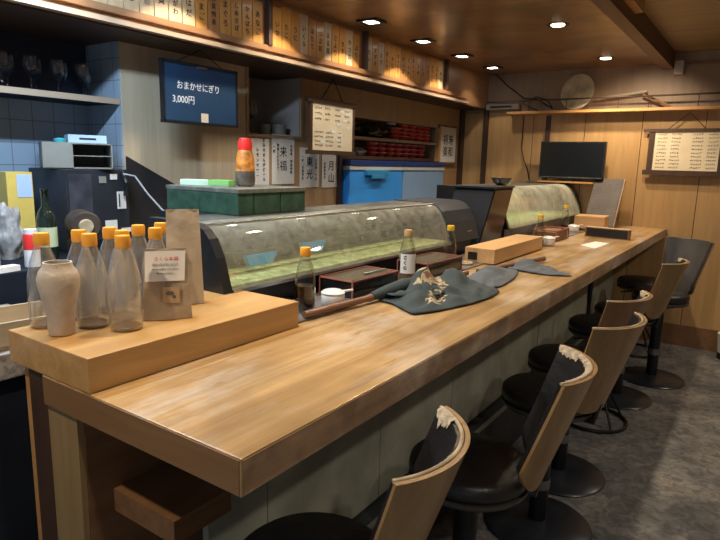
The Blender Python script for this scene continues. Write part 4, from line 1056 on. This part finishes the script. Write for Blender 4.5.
s7.scale = (1, 1, 1.06)
stool((-.73, 5.02), 0, 'low backless stool on a wire ring tucked under the far end of the counter', base='ring', back=False)

# ------------------------------------------------------------------ lamps
def spot(loc, e, col, size=130, blend=.5, rad=.03, tgt=None):
    l = bpy.data.lights.new('ceiling_or_fill_spot', 'SPOT'); l.energy = e; l.color = col; l.spot_size = R(size); l.spot_blend = blend; l.shadow_soft_size = rad
    o = bpy.data.objects.new('ceiling_or_fill_spot', l); C.objects.link(o); o.location = loc
    if tgt: o.rotation_euler = (V3(tgt)-V3(loc)).to_track_quat('-Z', 'Y').to_euler()
    return o
WARM = (1, .80, .56); NEUT = (1, .86, .68)
lp = None
names = ['nearest the camera', 'second nearest', 'third nearest', 'fourth nearest', 'fifth nearest', 'sixth nearest', 'farthest']
for i, y in enumerate((1.16, 1.81, 2.46, 3.10, 3.75, 4.38, 5.00)):
    lab = f'square recessed ceiling lamp in the row above the glass case, {names[i]}'
    if lp is None:
        lp = thing('ceiling_lamp', lab, 'lamp', (-2.08, y, 2.29), 0, 'square ceiling lamps above the glass case')
        f = MB(); f.box(-.075, .065, -.06, -.045, -.012, -.0005); f.box(-.075, .065, .045, .06, -.012, -.0005); f.box(-.075, -.045, -.06, .06, -.012, -.0005); f.box(.035, .065, -.06, .06, -.012, -.0005)
        f.build('frame', M['black'], lp)
        MB().box(-.045, .035, -.045, .045, -.008, -.001).build('glowing_panel', M['light'], lp)
    else: copy_tree(lp, (-2.08, y, 2.29), lab)
    spot((-2.08, y, 2.272), 17 if i < 6 else 5, NEUT, 108, .12, .03)
lq = None
for i, y in enumerate((-.05, 1.20, 2.46, 3.72, 4.98)):
    lab = f'round recessed ceiling spotlight over the counter, {names[i] if i < 4 else "farthest"}'
    if lq is None:
        lq = thing('ceiling_spotlight', lab, 'lamp', (-1.155, y, 2.29), 0, 'round ceiling spotlights above the counter')
        MB().lathe([(.040, -.002), (.065, -.003), (.067, -.001), (.040, -.0005)], n=32).build('ring', M['black'], lq, True)
        MB().lathe([(0, -.006), (.038, -.006), (.040, -.001), (0, -.001)], n=32).build('bulb', M['lightw'], lq, True)
    else: copy_tree(lq, (-1.155, y, 2.29), lab)
    spot((-1.155, y, 2.27), 44, WARM, 125, .6, .03)
# unseen lamps added to fill the right-hand part of the room with light
for i, y in enumerate((.4, 2.6, 4.6)):
    lab = f'unseen spotlight added in the raised ceiling over the aisle, {names[i] if i < 2 else "farthest"}'
    copy_tree(lq, (.75, y, 2.37), lab, group='unseen added spotlights over the aisle')
    spot((.75, y, 2.35), 34, (1, .88, .74), 150, .6, .05)
# far wall accent: added spot without a fixture, brightens the wall
spot((-.85, 4.75, 2.22), 24, WARM, 100, .8, .03, (-.9, 5.45, 1.5))
# cool kitchen tube
kt = thing('fluorescent_tube', 'cool white fluorescent tube lamp over the kitchen side', 'lamp', (-1.75, .82, 2.2605))
MB().box(-.05, .05, -.40, .40, -.0, .029).build('housing', M['white'], kt)
MB().tube([(0, -.38, -.014), (0, .38, -.014)], .013, 10).build('tube', M['lightc'], kt, True)
al = bpy.data.lights.new('fluorescent_light', 'AREA'); al.shape = 'RECTANGLE'; al.size = .06; al.size_y = .76; al.energy = 26; al.color = (.55, .75, 1)
ao = bpy.data.objects.new('fluorescent_light', al); C.objects.link(ao); ao.location = (-1.75, .82, 2.225)
ao.rotation_euler = (0, R(25), 0)
# glow in the far display case
al = bpy.data.lights.new('case_light', 'AREA'); al.shape = 'RECTANGLE'; al.size = .03; al.size_y = 1.5; al.energy = 2.2; al.color = (1, .98, .72)
ao = bpy.data.objects.new('case_light', al); C.objects.link(ao); ao.location = (-1.60, 4.45, 1.29)
# daylight from the entrance behind
w = bpy.data.worlds.new('World'); bpy.context.scene.world = w; w.use_nodes = True
bg = w.node_tree.nodes['Background']; bg.inputs['Color'].default_value = (.66, .78, 1, 1); bg.inputs['Strength'].default_value = .30

# ------------------------------------------------------------------ camera
f_ = 585.
def cdv(u, v): return V3((u-360, -(v-270), -f_))
Yv = cdv(770, 172.5).normalized()
Xv = -cdv(-520, 140); Xv = (Xv-Xv.dot(Yv)*Yv).normalized()
Zv = Xv.cross(Yv)
cam = bpy.data.cameras.new('camera'); co = bpy.data.objects.new('camera', cam); C.objects.link(co)
cam.sensor_fit = 'HORIZONTAL'; cam.sensor_width = 36; cam.lens = f_/720*36; cam.clip_start = .05
co.matrix_world = Matrix.Translation((0, 0, 1.45)) @ Matrix((Xv, Yv, Zv)).to_4x4()
sc = bpy.context.scene; sc.camera = co
sc.view_settings.view_transform = 'Standard'; sc.view_settings.look = 'None'
sc.view_settings.exposure = .27; sc.view_settings.gamma = 1; sc.view_settings.use_curve_mapping = False
